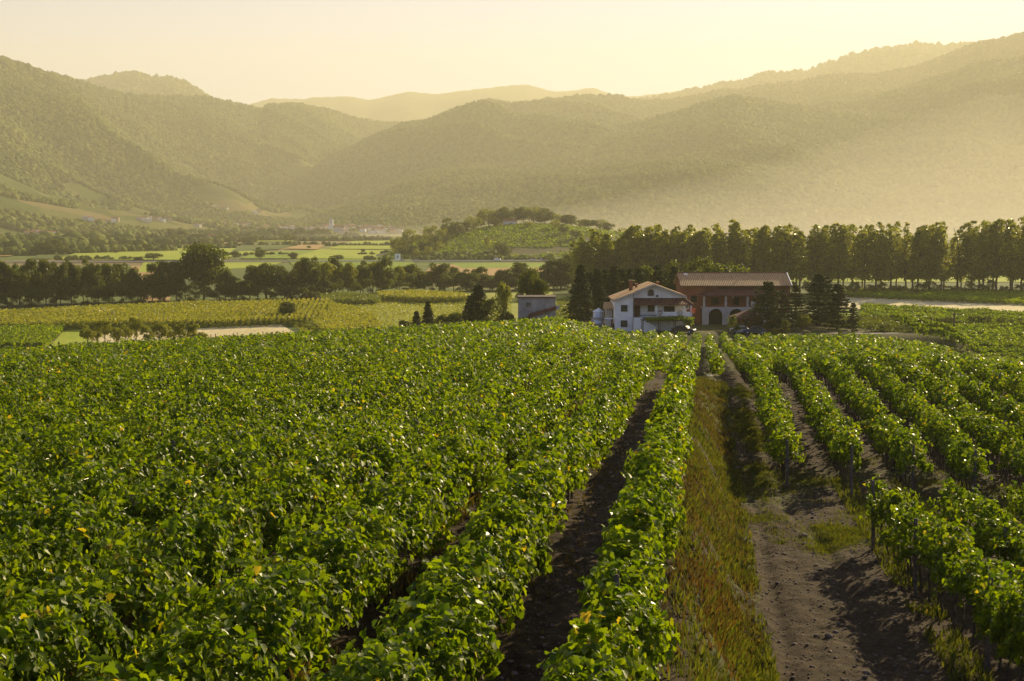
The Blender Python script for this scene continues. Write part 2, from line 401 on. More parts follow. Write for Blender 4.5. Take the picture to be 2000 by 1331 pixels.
def ridge(name, pts, D, foot, pr, npx=240, nv=70, amp=60, seed=0, mat=None, rb=4.0, gs=1.0):
    xs, ys = zip(*pts)
    nz = Noise(100 + seed)
    D = [(a, b * 1.4) for a, b in D]; fD = (lambda p: np.interp(p, *zip(*D))); fF = (lambda p: np.interp(p, *zip(*foot)))
    def S(p, v):
        p = np.asarray(p, float); v = np.asarray(v, float)
        d = fD(p); f = fF(p); y = f + (d - f) * v
        k = (665.5 - np.interp(p, xs, ys)) / FP
        zr = d * (-sin(PIT) + k * cos(PIT)) / (cos(PIT) + k * sin(PIT))
        prof = np.where(v <= 1, np.interp(v, *zip(*pr)), 1 - (v - 1) * 1.2)
        z = PL - 2 + (zr - PL + 2) * prof
        xw = (p - 1000) / FP * y
        g = nz.fbm((xw + y * .35) * .0014 * gs, (y - xw * .3) * .0011 * gs, 4)
        rd = 1 - np.abs(nz.fbm((xw + y * .8) * .0011 * gs + 40, (y - xw * .6) * .0006 * gs, 3)) * 2
        env = sstep(v, .08, .5) * np.clip((1.0 - v) * 3.0, 0, 1)
        z = z + 1.3 * amp * env * (.6 * g + .55 * rd - .3)
        z = z + rb * nz.fbm(p * .16, v * 9, 3) * sstep(v, .7, .95)
        x = (p - 1000) / FP * y
        return x, y, z
    p = np.linspace(xs[0], xs[-1], npx); v = np.concatenate([np.linspace(0, 1, nv), np.linspace(1.05, 1.6, 8)])
    V_, P_ = np.meshgrid(v, p, indexing='ij')
    me = gridmesh(name, *S(P_, V_), mat or M_mt)
    tag(obj(name, me), kind='structure')
    return S
PR = [(0, 0), (.12, .06), (.4, .36), (.7, .70), (.9, .92), (1, 1)]
PRL = [(0, 0), (.12, .02), (.32, .10), (.5, .30), (.75, .68), (.9, .90), (1, 1)]
rl = [(-600, 10), (-200, 60), (0, 111), (75, 135), (150, 157), (200, 172), (250, 185), (300, 189), (360, 191), (415, 191), (475, 205), (515, 214),
      (530, 206), (590, 204), (650, 216), (700, 232), (750, 241), (800, 240), (840, 252), (900, 300), (980, 400)]
S_left = ridge('mountain_left', rl, [(-600, 3000), (0, 3500), (300, 4200), (500, 4600), (980, 5600)], [(-600, 1350), (0, 1500), (300, 2000), (600, 2900), (980, 5200)], PRL, 420, 110, 75, 1)
S_peak = ridge('mountain_peak', [(60, 260), (160, 162), (200, 155), (240, 147), (272, 143), (300, 152), (345, 154), (380, 170), (410, 189), (450, 230), (520, 300)],
      [(0, 6200), (600, 6200)], [(0, 4600), (600, 4600)], PR, 140, 30, 60, 2)
S_back = ridge('mountain_far', [(380, 250), (485, 206), (535, 192), (600, 194), (620, 190), (690, 189), (725, 196), (800, 179), (850, 184), (920, 176), (1000, 167), (1030, 165),
      (1080, 179), (1120, 178), (1155, 171), (1190, 184), (1230, 189), (1290, 182), (1340, 176), (1420, 200), (1500, 240)],
      [(0, 8800), (2000, 8800)], [(0, 6500), (2000, 6500)], PR, 240, 30, 70, 3)
S_back2 = ridge('mountain_far', [(420, 300), (600, 255), (760, 250), (860, 236), (1000, 215), (1100, 225), (1300, 300)],
      [(0, 7200), (2000, 7200)], [(0, 5600), (2000, 5600)], PR, 160, 26, 60, 8)
S_rback = ridge('mountain_right_far', [(1150, 260), (1250, 197), (1320, 185), (1400, 166), (1450, 160), (1490, 142), (1570, 141), (1620, 122), (1680, 104), (1740, 90), (1780, 86), (1820, 91),
      (1870, 88), (1940, 85), (2100, 60), (2500, 20)], [(1000, 6600), (2500, 6600)], [(1000, 5000), (2500, 5000)], PR, 240, 34, 80, 4)
rr = [(420, 452), (470, 395), (495, 367), (520, 347), (550, 332), (590, 315), (640, 303), (675, 298), (740, 272), (820, 245), (860, 226), (900, 210), (950, 198), (1000, 204),
      (1080, 194), (1150, 187), (1200, 188), (1250, 198), (1300, 197), (1350, 190), (1400, 178), (1440, 176), (1500, 165), (1560, 160), (1610, 146), (1700, 146),
      (1770, 135), (1830, 112), (1900, 84), (1950, 76), (2000, 62), (2200, 15), (2600, -60)]
S_right = ridge('mountain_right', rr, [(420, 3700), (700, 4300), (1200, 5000), (2600, 4700)], [(420, 3300), (700, 3200), (1200, 2900), (2600, 2700)], PR, 420, 80, 95, 5, gs=.8)
S_spur = ridge('mountain_spur', [(560, 462), (640, 425), (700, 392), (800, 350), (900, 318), (1000, 300), (1150, 268), (1250, 240), (1350, 210), (1430, 188), (1500, 200), (1600, 215), (1700, 228), (1800, 225),
      (1900, 190), (2000, 170), (2300, 120), (2600, 80)], [(560, 3100), (1000, 3600), (2600, 3800)], [(560, 2850), (1000, 2700), (2600, 2550)], PR, 380, 60, 60, 6, gs=.8)

ICO = None
def ico(level):
    import bmesh
    bm = bmesh.new(); bmesh.ops.create_icosphere(bm, subdivisions=level, radius=1)
    V = np.array([v.co[:] for v in bm.verts]); F = np.array([[v.index for v in f.verts] for f in bm.faces]); bm.free(); return V, F
IC1, IC2 = ico(1), ico(2)
def blobs(name, P, Rd, level, mat, jit=.28, zs=1.05, parent=None):
    """many small lumpy crowns in one mesh"""
    V0, F0 = IC1 if level == 1 else IC2
    n = len(P); k = len(V0)
    s = Rd[:, None, None] * (1 + jit * rng.standard_normal((n, k, 1)).clip(-1.6, 1.6))
    a = rng.random(n) * 6.28; ca, sa = np.cos(a), np.sin(a)
    V = np.empty((n, k, 3)); V[:, :, 0] = V0[:, 0] * ca[:, None] - V0[:, 1] * sa[:, None]; V[:, :, 1] = V0[:, 0] * sa[:, None] + V0[:, 1] * ca[:, None]; V[:, :, 2] = V0[:, 2] * zs
    V = V * s + P[:, None, :]
    F = (F0[None] + (np.arange(n) * k)[:, None, None]).reshape(-1, 3)
    tint = np.repeat(rng.random(n), len(F0)) * .8 + rng.random(n * len(F0)) * .2
    return npmesh(name, V, F, np.full(len(F), 3), mat, False, tint)
M_forest = foliage('forest', (.045, .068, .012), (.165, .185, .032), None, trans=.0, rough=.9, spec=.05, ncl=.009)
def forest(name, S, n, prange, vrange, rad, level, mask=None, sink=.3):
    p = rng.uniform(*prange, n * 3); v = rng.uniform(*vrange, n * 3)
    x, y, z = S(p, v)
    keep = rng.random(len(p)) < y / y.max()
    if mask is not None: keep &= mask(x, y, z, p, v)
    idx = np.nonzero(keep)[0][:n]
    P = np.stack([x[idx], y[idx], z[idx]], -1); r = rad * rng.uniform(.6, 1.35, len(idx)); P[:, 2] += r * sink
    me = blobs(name, P, r, level, M_forest)
    tag(obj(name, me), kind='stuff')
def lmask(x, y, z, p, v):
    n = N2.fbm(x * .0045, y * .0045, 3)
    lim = np.interp(v, [0, .2, .3, .42, .6, 1], [.30, .18, .05, -.25, -.8, -2])
    return n > lim
forest('forest', S_left, 85000, (-60, 960), (.02, 1.0), 6.2, 1, lmask)
forest('forest', S_right, 60000, (460, 2060), (.0, 1.0), 7.5, 1)
forest('forest', S_spur, 56000, (600, 2060), (.0, 1.0), 6.5, 1)
forest('forest', S_rback, 6000, (1200, 2050), (.5, 1.0), 15, 1)
forest('forest', S_peak, 3500, (150, 430), (.4, 1.0), 14, 1)

# ------------------------------------------------------------------ air
def haze_box():
    b = MB().box(-9700, 9700, -120, 14200, -60, 1600)
    m, nt, out = nodes('haze')
    v = nn(nt, 'ShaderNodeVolumePrincipled'); v.inputs['Density'].default_value = HAZE_D
    v.inputs['Color'].default_value = (*HAZE_C, 1); v.inputs['Anisotropy'].default_value = HAZE_G
    nt.links.new(v.outputs[0], out.inputs['Volume'])
    tag(b.build('haze', m), kind='stuff')
HAZE_D, HAZE_C, HAZE_G = 1.12e-4, (1.0, .965, .69), .22
haze_box()
def mist_lens():
    # a flat-bottomed lens: its rim thins out to nothing
    b = MB(); rings = 10; n = 40
    for i in range(rings + 1):
        f = i / rings
        for k in range(n):
            a = 2 * pi * k / n; ca, sa = cos(a), sin(a); r = 1 - .96 * f
            b.V.append((690 + 1150 * (1 - .96 * f) * math.copysign(abs(ca) ** 1.7, ca), 2020 + 480 * r * math.copysign(abs(sa) ** 1.7, sa), -23.5 + 200 * f * f))
    for i in range(rings):
        for k in range(n): b.F.append((i * n + k, i * n + (k + 1) % n, (i + 1) * n + (k + 1) % n, (i + 1) * n + k))
    b.F.append(tuple(range(n))[::-1]); b.F.append(tuple(rings * n + k for k in range(n))); return b
mm, nt, out = nodes('mist'); v = nn(nt, 'ShaderNodeVolumePrincipled'); v.inputs['Density'].default_value = 10.0e-4
v.inputs['Color'].default_value = (1, .95, .80, 1); v.inputs['Anisotropy'].default_value = .38; nt.links.new(v.outputs[0], out.inputs['Volume'])
tag(mist_lens().build('mist', mm), 'low mist lying before the right hand mountains', kind='stuff')
# ------------------------------------------------------------------ vines
# grape leaf outlines: (along, across) with the stalk at the origin; each leaf is two folded halves
LA = np.array([(0.0, 0.0), (-.12, .22), (.02, .48), (.22, .40), (.40, .52), (.52, .30), (.78, .26), (1.0, 0.0)])
LB = np.array([(0.0, 0.0), (.10, .42), (.48, .46), (1.0, 0.0)])
def leaf_tmpl(half, fold, droop):
    h = np.array(half); mid = h[[0, -1]]
    top = [(a, b, fold * b - droop * a * a) for a, b in h]
    bot = [(a, -b, fold * b - droop * a * a) for a, b in h[1:-1]]
    V = np.array(top + bot); k = len(h)
    f1 = list(range(k)); f2 = [0, k - 1] + [k + i for i in range(k - 3, -1, -1)]
    return V, [f1, f2]
T_A = leaf_tmpl(LA, .28, .25); T_B = leaf_tmpl(LB, .3, .25)
T_C = (np.array([(0, -.45, .05), (.5, -.5, 0), (1, .1, -.15), (.45, .5, .05)]), [[0, 1, 2, 3]])
def leaves_arrays(P, Nrm, size, tmpl, droopdir=-.6):
    """places a leaf at every P facing Nrm"""
    V0, F = tmpl; n = len(P)
    Nrm = Nrm / np.linalg.norm(Nrm, axis=1, keepdims=True)
    d = rng.standard_normal((n, 3)) * .55; d[:, 2] += droopdir
    d -= Nrm * (d * Nrm).sum(1, keepdims=True); d /= np.linalg.norm(d, axis=1, keepdims=True) + 1e-9
    b = np.cross(Nrm, d)
    s = size[:, None, None]
    V = P[:, None, :] + s * (V0[None, :, 0, None] * d[:, None] + V0[None, :, 1, None] * b[:, None] + V0[None, :, 2, None] * Nrm[:, None])
    k = len(V0); flat = np.concatenate([np.array(f) for f in F]); tot = np.array([len(f) for f in F])
    L = (flat[None] + (np.arange(n) * k)[:, None]).ravel(); T = np.tile(tot, n)
    tint = np.repeat(rng.random(n), len(F))
    return V.reshape(-1, 3), L, T, tint
class Acc:
    def __init__(s): s.V = []; s.L = []; s.T = []; s.t = []; s.n = 0
    def add(s, V, L, T, t):
        s.V.append(V); s.L.append(L + s.n); s.T.append(T); s.t.append(t); s.n += len(V)
    def mesh(s, name, mat):
        return npmesh(name, np.concatenate(s.V), np.concatenate(s.L), np.concatenate(s.T), mat, False, np.concatenate(s.t))
LOD = [(0, 30, T_A, (.08, .145), 1300), (30, 52, T_B, (.10, .16), 760), (52, 85, T_B, (.12, .185), 420), (85, 130, T_C, (.18, .28), 170),
       (130, 190, T_C, (.28, .42), 80), (190, 900, T_C, (.36, .55), 52)]
def canopy(acc, u, y0, y1, seed, lo=.35, hi=1.95, w=.50, ragged=1.0, dens=1.0, far=None, slope=SK, zf=None, lodoff=0.0):
    r = np.random.default_rng(seed); ph = r.random(12) * 50
    for a, b, T, (s0, s1), den in LOD:
        p, q = max(y0, a + lodoff), min(y1, b + lodoff)
        if q <= p: continue
        n = int(den * dens * (q - p))
        s = r.uniform(p, q, n)
        th = r.uniform(-.35, pi + .35, n) if lo > .45 else r.uniform(-.30, pi + .30, n)
        # uneven outline along the row, a little different on the two sides
        hh = hi + ragged * (.20 * N1(s * .9 + ph[0], s * 0 + ph[1]) + .13 * N2(s * 2.3 + ph[2], s * 0) + .10 * N3(s * 5 + ph[5], s * 0 + 2))
        ww = w + ragged * (.15 * N2(s * .8 + ph[3], np.sign(np.cos(th)) * 7 + ph[4]) + .10 * N3(s * 2.6 + ph[6], np.sign(np.cos(th)) * 3))
        pl = .5 - .5 * np.cos(2 * pi * s / 1.15 + ph[10] + 1.3 * N2(s * .3, ph[3])); hh = hh - .22 * ragged * (1 - pl) ** 2 * np.where(s > 130, .6, 1); ww = ww * np.where(s > 80, .86, 1.0) * (1 - .22 * (1 - pl) ** 2)
        ll = lo + .25 * N1(s * 1.4 + ph[7], s * 0 + 5)
        cz = (hh + ll) / 2 + .1; rz = (hh - ll) / 2
        rad = 1 - np.abs(r.standard_normal(n)) * .20; inner = r.random(n) < .12; rad = np.where(inner, r.uniform(.2, .8, n), rad)
        lump = 1 + .26 * ragged * N1(s * 1.5 + ph[8], th * 1.6 + ph[9]) + .13 * ragged * N2(s * 4.1, th * 3.3 + ph[10])
        rad = rad * lump
        ct, st = np.cos(th), np.sin(th)
        # squarish section
        m = (np.abs(ct) ** 3 + np.abs(st) ** 3) ** (-1 / 3)
        dx = ww * rad * ct * m; dz = rz * rad * st * m
        x = u + slope * s + dx
        # canes that stick out
        k = int(n * .05 * ragged)
        if k:
            nc = max(1, k // 7); cs = r.uniform(p, q, nc); cth = r.uniform(.5, pi - .5, nc)
            ln = r.uniform(.15, .55, nc); dirx = np.cos(cth) * .9; dirz = np.sin(cth) * .9 + .1; diry = r.uniform(-.5, .5, nc)
            i = r.integers(0, nc, k); f = r.random(k)
            s[:k] = cs[i] + diry[i] * f * ln[i] + r.normal(0, .02, k)
            x[:k] = u + slope * s[:k] + w * .8 * np.cos(cth[i]) + dirx[i] * ln[i] * f
            dz[:k] = (hi - lo) / 2 * .85 * np.sin(cth[i]) + dirz[i] * ln[i] * f - .5 * ln[i] * f * f
            cz = np.where(np.arange(n) < k, (hi + lo) / 2 + .1, cz)
        zg = G(u + slope * s, s) if zf is None else zf(u + slope * s, s)
        z = zg + cz + dz
        hole = N3.fbm(s * 1.9 + ph[11], th * 2.1 + u, 2) + .25 * r.standard_normal(n)
        P = np.stack([x, s, z], -1)
        Nn = np.stack([ct * 1.0, r.standard_normal(n) * .25, st * .9 + .25], -1) + r.standard_normal((n, 3)) * .55
        tf = (np.abs(x / np.maximum(s, 1)) < .52) & (hole > -.30)
        P, Nn = P[tf], Nn[tf]; sz = r.uniform(s0, s1, len(P)) * r.choice([.8, 1, 1, 1.15], len(P))
        acc.add(*leaves_arrays(P, Nn, sz, T))
def trunk_mesh(seed, h=.95):
    r = random.Random(seed); b = MB()
    pts = []; x = y = 0
    for i in range(6):
        pts.append((x, y, h * i / 5 - .1)); x += r.uniform(-.05, .05); y += r.uniform(-.06, .06)
    b.tube(pts, [.045, .035, .032, .030, .034, .028], 6)
    b.tube([pts[-1], (x + r.uniform(-.1, .1), y + .25, h + .1), (x, y + .5, h + .12)], [.02, .016, .01], 5)
    b.tube([pts[-1], (x + r.uniform(-.1, .1), y - .25, h + .1), (x, y - .5, h + .12)], [.02, .016, .01], 5)
    me = bpy.data.meshes.new('trunk'); me.from_pydata(b.V, [], b.F); me.materials.append(M_bark); me.polygons.foreach_set('use_smooth', [True] * len(me.polygons)); return me
TRK = [trunk_mesh(i) for i in range(5)]
def post_mesh(seed, h, rad=.045, lean=.04):
    r = random.Random(seed); b = MB()
    lx, ly = r.uniform(-lean, lean), r.uniform(-lean, lean)
    pts = [(lx * z, ly * z, z) for z in (-.3, 0, h * .35, h * .7, h - .02, h)]
    b.tube(pts, [rad * 1.05, rad * 1.05, rad, rad * .95, rad * .9, rad * .55], 8)
    b.tube([(rad * .8, -.02, h * .8), (rad * 1.5, -.02, h * .8 + .01)], .012, 5)
    me = bpy.data.meshes.new('vineyard_post'); me.from_pydata(b.V, [], b.F); me.materials.append(M_wood); return me
PST = [post_mesh(i, 2.15) for i in range(4)]
PSTL = [post_mesh(10 + i, 2.05, .06, .10) for i in range(3)]
M_wire = simple('wire', (.25, .25, .24), .45, .1, 3, metal=.8)
def posts(spots, label, group, meshes=PST, hs=1.0):
    for (x, y) in spots:
        o = obj('vineyard_post', random.choice(meshes), None, (x, y, Gs(x, y)), random.uniform(0, 6.28), (1, 1, hs * random.uniform(.94, 1.05)))
        tag(o, label, 'post', group)
def row(u, spans, label, group, seed, lo=.35, hi=1.95, w=.5, trunks=None, wires=None, dens=1.0, ragged=1.0, mat=None, trunk_step=.95, zf=None, slope=SK, lodoff=0):
    y0 = spans[0][0]; root = empty('vine_row', (u + slope * y0, y0, 0))
    tag(root, label, 'vine row', group)
    off = Vector((u + slope * y0, y0, 0)); acc = Acc()
    for a, b in spans: canopy(acc, u, a, b, seed, lo, hi, w, ragged, dens, slope=slope, zf=zf, lodoff=lodoff)
    if not acc.V: return None
    me = acc.mesh('foliage', mat or M_vine); me.transform(Matrix.Translation(-off))
    obj('foliage', me, root)
    if trunks:
        cnt = 0
        for a, b in trunks:
            s = a + .4
            while s < b and cnt < 100:
                x = u + slope * s
                if abs(x / s) < .47:
                    obj('trunk', TRK[cnt % 5], root, (x - off.x, s - off.y, Gs(x, s)), cnt * 1.7); cnt += 1
                s += trunk_step * random.uniform(.85, 1.15)
    if wires:
        a, b = wires; w_ = MB()
        for h in (1.0, 1.75):
            w_.tube([(u + slope * s - off.x, s - off.y, Gs(u + slope * s, s) + h) for s in np.arange(a, b, 3.0)], .004, 4)
        w_.build('wire', M_wire, root)
    return root
# left field. Its far edge runs along the brow of the hill
def far_edge(u):
    # y where the row leaves the crest
    for y in np.arange(110, 262, 2.0):
        x = u + SK * y; lim = np.interp(x / y, [-.5, -.36, -.2, -.05, .03, .045, .12], [168, 168, 185, 215, 245, 247, 249])
        if y >= lim: return y
    return 249
LSP = 2.55
nleft = 0
for k in range(0, 38):
    u = -1.15 - LSP * k
    y0 = 9 if k < 3 else 12
    while (u + SK * y0) / y0 < -.50 and y0 < 240: y0 += 1
    y1 = far_edge(u)
    if y1 - y0 < 5: break
    nleft += 1
    spans = [(y0, min(y1, 87))] if k < 5 else [(y0, y1)]
    if k < 5: spans.append((102, y1))
    if k == 0: lab = 'bright green grapevine row on top of the dry bank, directly left of the dirt track'
    elif k == 1: lab = 'grapevine row on the left side of the dark soil alley'
    else: lab = '%s grapevine row counted leftward from the dark soil alley' % ordinal(k)
    row(u, spans, lab, 'grapevine rows of the left field', 300 + k, lo=.18 if k > 0 else .30, hi=1.98, w=.86 if k > 1 else (.70 if k else .56),
        trunks=[(9, 40)] if k < 2 else None, wires=(9, 60) if k < 8 else None, ragged=1.15 + .25 * (k > 1))
# the odd row between bank and right field, beyond the cross path
row(1.1, [(108, 249)], 'short grapevine row that starts where the dirt track meets the cross path', 'grapevine rows of the right field', 398, lo=.4, w=.48)
RU = [3.55 + 2.42 * k for k in range(0, 40)]
for k, u in enumerate(RU):
    y1 = 249 if u < 22 else float(np.interp(u, [22, 40, 60], [249, 248, 236]))
    far0 = 160 + k * .8 if k >= 2 else 56
    if k == 0: spans = [(58.5, y1)]
    elif k == 1: spans = [(56.5, y1)]
    else: spans = [(55.5 - .1 * k, min(152 + k * .8, y1))] + ([(far0, y1)] if y1 > far0 + 3 else [])
    sp = []
    for a, b in spans:
        while (u + SK * a) / a > .50 and a < b: a += 1
        if b - a > 2: sp.append((a, b))
    if not sp: continue
    if k > 18: break
    lab = 'grapevine row beside the dirt track with a wooden end post, directly right of the track' if k == 0 else '%s grapevine row to the right of the dirt track' % ordinal(k + 1)
    row(u, sp, lab, 'grapevine rows of the right field', 400 + k, lo=.72, hi=2.05, w=.56, ragged=1.7,
        trunks=[s for s in sp if s[0] < 90][:2] if k < 7 else None, wires=(sp[0][0], min(sp[-1][1], 70)) if k < 7 else None)
# near block: its rows run at a slightly different angle
NS = .065
for k in range(0, 5):
    u = 8.9 + 2.42 * k; a0 = 16 + k * 4; a1 = 45.5 + .3 * k
    row(u, [(a0, a1)], ('shaggy grapevine row of the near right block, closest to the dirt track' if k == 0 else '%s grapevine row of the near right block, counted from the dirt track' % ordinal(k + 1)),
        'grapevine rows of the near right block', 450 + k, lo=.65, hi=2.0, w=.60, ragged=1.9, trunks=[(a0, a1)], wires=(a0, a1), slope=NS)
    for j, a in enumerate([44.8, 38.6, 31.2, 25.5]):
        x = u + NS * a - .25
        if abs(x / a) < .42: posts([(x, a)], '%s post from the far end of the %s row in the near right block' % (ordinal(j + 1), ordinal(k + 1)), 'trellis posts of the near right block', PSTL, 1.08)
# posts
for k in range(0, 9):
    u = RU[k]
    sp_ = []
    for a in [58.3 if k == 0 else 56 - .1 * k, 64, 71, 78, 86, 94, 103]:
        if abs((u + SK * a) / a) < .45: sp_.append((u + SK * a, a))
    for j, q in enumerate(sp_): posts([q], '%s wooden trellis post from the near end of the %s row right of the track' % (ordinal(j + 1), ordinal(k + 1)), 'trellis posts of the right field', PSTL, 1.02)
for k in range(0, 30):
    u = -1.15 - LSP * k; sp_ = []
    for a in (14, 20.5, 27, 33.5, 41, 52, 63, 76, 90):
        a = a + (k * 2.3) % 4
        if abs((u + SK * a) / a) < .40 and (k + int(a)) % 2 == 0: sp_.append((u + SK * a, a))
    for j, q in enumerate(sp_): posts([q], '%s grey trellis post from the near end in the %s row left of the track' % (ordinal(j + 1), ordinal(k + 1)), 'trellis posts of the left field', PST, .98)
# end posts on the brow, left
sp_ = []
for k in range(0, 46):
    u = 3 - 2.55 * k * .85
    y1 = far_edge(u) + 2.5; x = u + SK * y1
    if -.40 < x / y1 < -.035: sp_.append((x, y1)); sp_.append((x - .9, y1 + random.uniform(1, 3)))
sp_.sort()
for j, q in enumerate(sp_): posts([q], '%s dark row-end post from the left on the brow of the left field' % ordinal(j + 1), 'row-end posts on the brow of the hill', PSTL, 1.35)
# ------------------------------------------------------------------ trees
def card_mesh(name, P, Nn, size, mat):
    V, L, T, t = leaves_arrays(P, Nn, size, T_C, 0.0)
    return npmesh(name, V, L, T, mat, False, t)
def trunk_limbs(seed, base, top, spread, r0, limbs, fork=.3):
    r = random.Random(seed); b = MB()
    pts = [(0, 0, -.03)] + [(r.uniform(-1, 1) * .012 * i, r.uniform(-1, 1) * .012 * i, base + (top - base) * (i - 1) / 4 if i > 1 else base * .9) for i in range(1, 6)]
    b.tube(pts, [r0 * 1.25, r0, r0 * .85, r0 * .6, r0 * .4, r0 * .15], 8)
    for i in range(limbs):
        z = base * .9 + (top - base) * r.uniform(0, .6); a = r.uniform(0, 6.28); l = spread * r.uniform(.5, 1)
        b.tube([(0, 0, z), (cos(a) * l * .45, sin(a) * l * .45, z + l * fork), (cos(a) * l, sin(a) * l, z + l * (fork * 2 + .5))], [r0 * .45, r0 * .28, r0 * .08], 5)
    me = bpy.data.meshes.new('trunk'); me.from_pydata(b.V, [], b.F); me.materials.append(M_bark); return me
def clump_points(r, Cn, rad, n):
    """points on the shells of many small clumps"""
    i = r.integers(0, len(Cn), n); d = r.standard_normal((n, 3)); d /= np.linalg.norm(d, axis=1, keepdims=True)
    d[:, 2] = np.where(d[:, 2] < -.3, -d[:, 2], d[:, 2])
    rr = rad[i] * (1 - np.abs(r.standard_normal(n)) * .22)
    return Cn[i] + d * rr[:, None], d + r.standard_normal((n, 3)) * .45
def make_broad(seed, mat, base=.16, wid=.46, n=6500, leaf=.034, nb=40, cl=(.12, .19), trunk=True, top_heavy=0.0):
    r = np.random.default_rng(seed)
    d = r.standard_normal((nb, 3)); d /= np.linalg.norm(d, axis=1, keepdims=True); rr = r.uniform(.35, 1, nb) ** .5
    hz = (1 - base) / 2
    Cn = d * rr[:, None] * np.array([wid - .12, wid - .12, hz - .11]) * (1 + .12 * r.standard_normal((nb, 1))); Cn[:, 2] += base + hz
    Cn[:, :2] *= (1 + top_heavy * (Cn[:, 2:3] - .5))
    P, Nn = clump_points(r, Cn, r.uniform(*cl, nb), n)
    P[:, 2] = np.clip(P[:, 2], .01, 1.02)
    c = card_mesh('crown', P, Nn, r.uniform(.7, 1.5, n) * leaf, mat)
    return c, (trunk_limbs(seed, max(base, .08), .8, wid * .8, .02, 7) if trunk else None)
def make_poplar(seed, n=4300, leaf=.020):
    r = np.random.default_rng(seed); Cn = []; R_ = []
    for j in range(6):
        a = r.uniform(0, 6.28); o = r.uniform(.06, .18) if j else 0; top = r.uniform(.78, 1.0) if j else .97
        for z in np.arange(.22 + .08 * r.random(), top, .052):
            k = min(1, (z - .1) * 2.2); tp = max(.15, min(1, (top - z) * 5))
            Cn.append((cos(a) * o * k + r.normal(0, .018), sin(a) * o * k + r.normal(0, .018), z)); R_.append(r.uniform(.035, .082) * (.5 + .5 * tp))
    P, Nn = clump_points(r, np.array(Cn), np.array(R_), n)
    low = r.random(n) < .25 * np.clip((.42 - P[:, 2]) * 4, 0, 1) + .0; P, Nn = P[~low], Nn[~low]
    return card_mesh('crown', P, Nn, r.uniform(.7, 1.5, len(P)) * leaf, M_pop), trunk_limbs(seed, .2, .92, .14, .012, 9, .9)
def make_conifer(seed, n=7200, leaf=.022, wid=.22, base=.05, droop=.35, irr=.15, up=0.0, tiers=22):
    r = np.random.default_rng(seed); P = []; Nn = []
    per = n // (tiers * 9)
    for i in range(tiers):
        z = base + (1 - base) * (i + r.uniform(-.2, .2)) / tiers; z = max(z, base)
        R0 = wid * (1 - (z - base) / (1 - base)) ** .85 + .012
        for b in range(9):
            a = r.uniform(0, 6.28); L = R0 * (1 + irr * r.standard_normal()) * (1 if z > base + .08 else .8)
            t = r.random(per) ** .6; s = L * t
            side = r.normal(0, 1, per) * .05 * (1.15 - t) * 1.2 * (L / wid + .3)
            x = np.cos(a) * s - np.sin(a) * side; y = np.sin(a) * s + np.cos(a) * side
            zz = z - droop * s * t + up * s + r.normal(0, .006, per) - np.abs(r.normal(0, .012, per)) * t + .04 * (1 - t) * 0
            P.append(np.stack([x, y, zz], -1)); Nn.append(np.stack([np.cos(a) * .5 + 0 * x, np.sin(a) * .5 + 0 * x, 1 + 0 * x], -1) + r.normal(0, .5, (per, 3)))
    P = np.concatenate(P); Nn = np.concatenate(Nn); P[:, 2] = np.clip(P[:, 2], .005, 1.03)
    b = MB(); b.tube([(0, 0, -.03), (0, 0, .3), (0, 0, .7), (0, 0, 1.0)], [.018, .014, .008, .002], 7)
    me = bpy.data.meshes.new('trunk'); me.from_pydata(b.V, [], b.F); me.materials.append(M_bark)
    return card_mesh('crown', P, Nn, r.uniform(.7, 1.5, len(P)) * leaf, M_con), me
LIB = {}
LIB['broad'] = [make_broad(20 + i, M_broad, .12, .46 - .03 * (i % 2)) for i in range(5)]
LIB['belt'] = [make_broad(80 + i, M_broad, .04, .42 + .03 * (i % 2), nb=46, cl=(.11, .17)) for i in range(5)]
LIB['light'] = [make_broad(30 + i, M_broad2, .10, .44, n=4800, nb=30) for i in range(4)]
LIB['far'] = [make_broad(40 + i, M_broad, .05, .50, n=1700, leaf=.06, nb=18, cl=(.16, .24)) for i in range(5)]
LIB['farlight'] = [make_broad(140 + i, M_broad2, .05, .50, n=1300, leaf=.048, nb=16, cl=(.14, .22)) for i in range(3)]
LIB['thin'] = [make_broad(50 + i, M_broad2, .28, .42, n=2600, leaf=.032, nb=26, cl=(.09, .15)) for i in range(4)]
LIB['bush'] = [make_broad(60 + i, M_broad, -.12, .55, n=3000, leaf=.035, nb=22, cl=(.13, .2)) for i in range(4)]
LIB['poplar'] = [make_poplar(70 + i) for i in range(6)]
LIB['spruce'] = [make_conifer(90 + i) for i in range(3)]
LIB['cedar'] = [make_conifer(95 + i, wid=.27, droop=.12, irr=.32, up=.28, tiers=15, leaf=.024) for i in range(3)]
DEFW = {'broad': .92, 'belt': .80, 'light': .88, 'far': 1, 'farlight': 1, 'thin': .84, 'bush': 1.1, 'poplar': .40, 'spruce': .44, 'cedar': .54}
libn = {k: 0 for k in LIB}
def tree(kind, px, ptop, wpx, y, label, name='tree', cat='tree', group=None, gz=None, x=None):
    i = libn[kind]; libn[kind] += 1; cr, tr = LIB[kind][i % len(LIB[kind])]
    if x is None: x = (px - 1000) / FP * (y * cos(PIT) + 28 * sin(PIT))
    z = Gs(x, y) if gz is None else gz
    h = max(1.0, zpx(ptop, y) - z); w = wpx / FP * y
    if kind in ('spruce', 'cedar'): w *= 1.34
    if kind == 'cedar': h *= 1.03
    root = empty(name, (x, y, z - .05), random.uniform(0, 6.28)); tag(root, label, cat, group)
    s = w / DEFW[kind]
    obj('crown', cr, root, scale=(s, s * random.uniform(.9, 1.1), h))
    if tr: obj('trunk', tr, root, scale=(s * .9, s * .9, h))
    return root
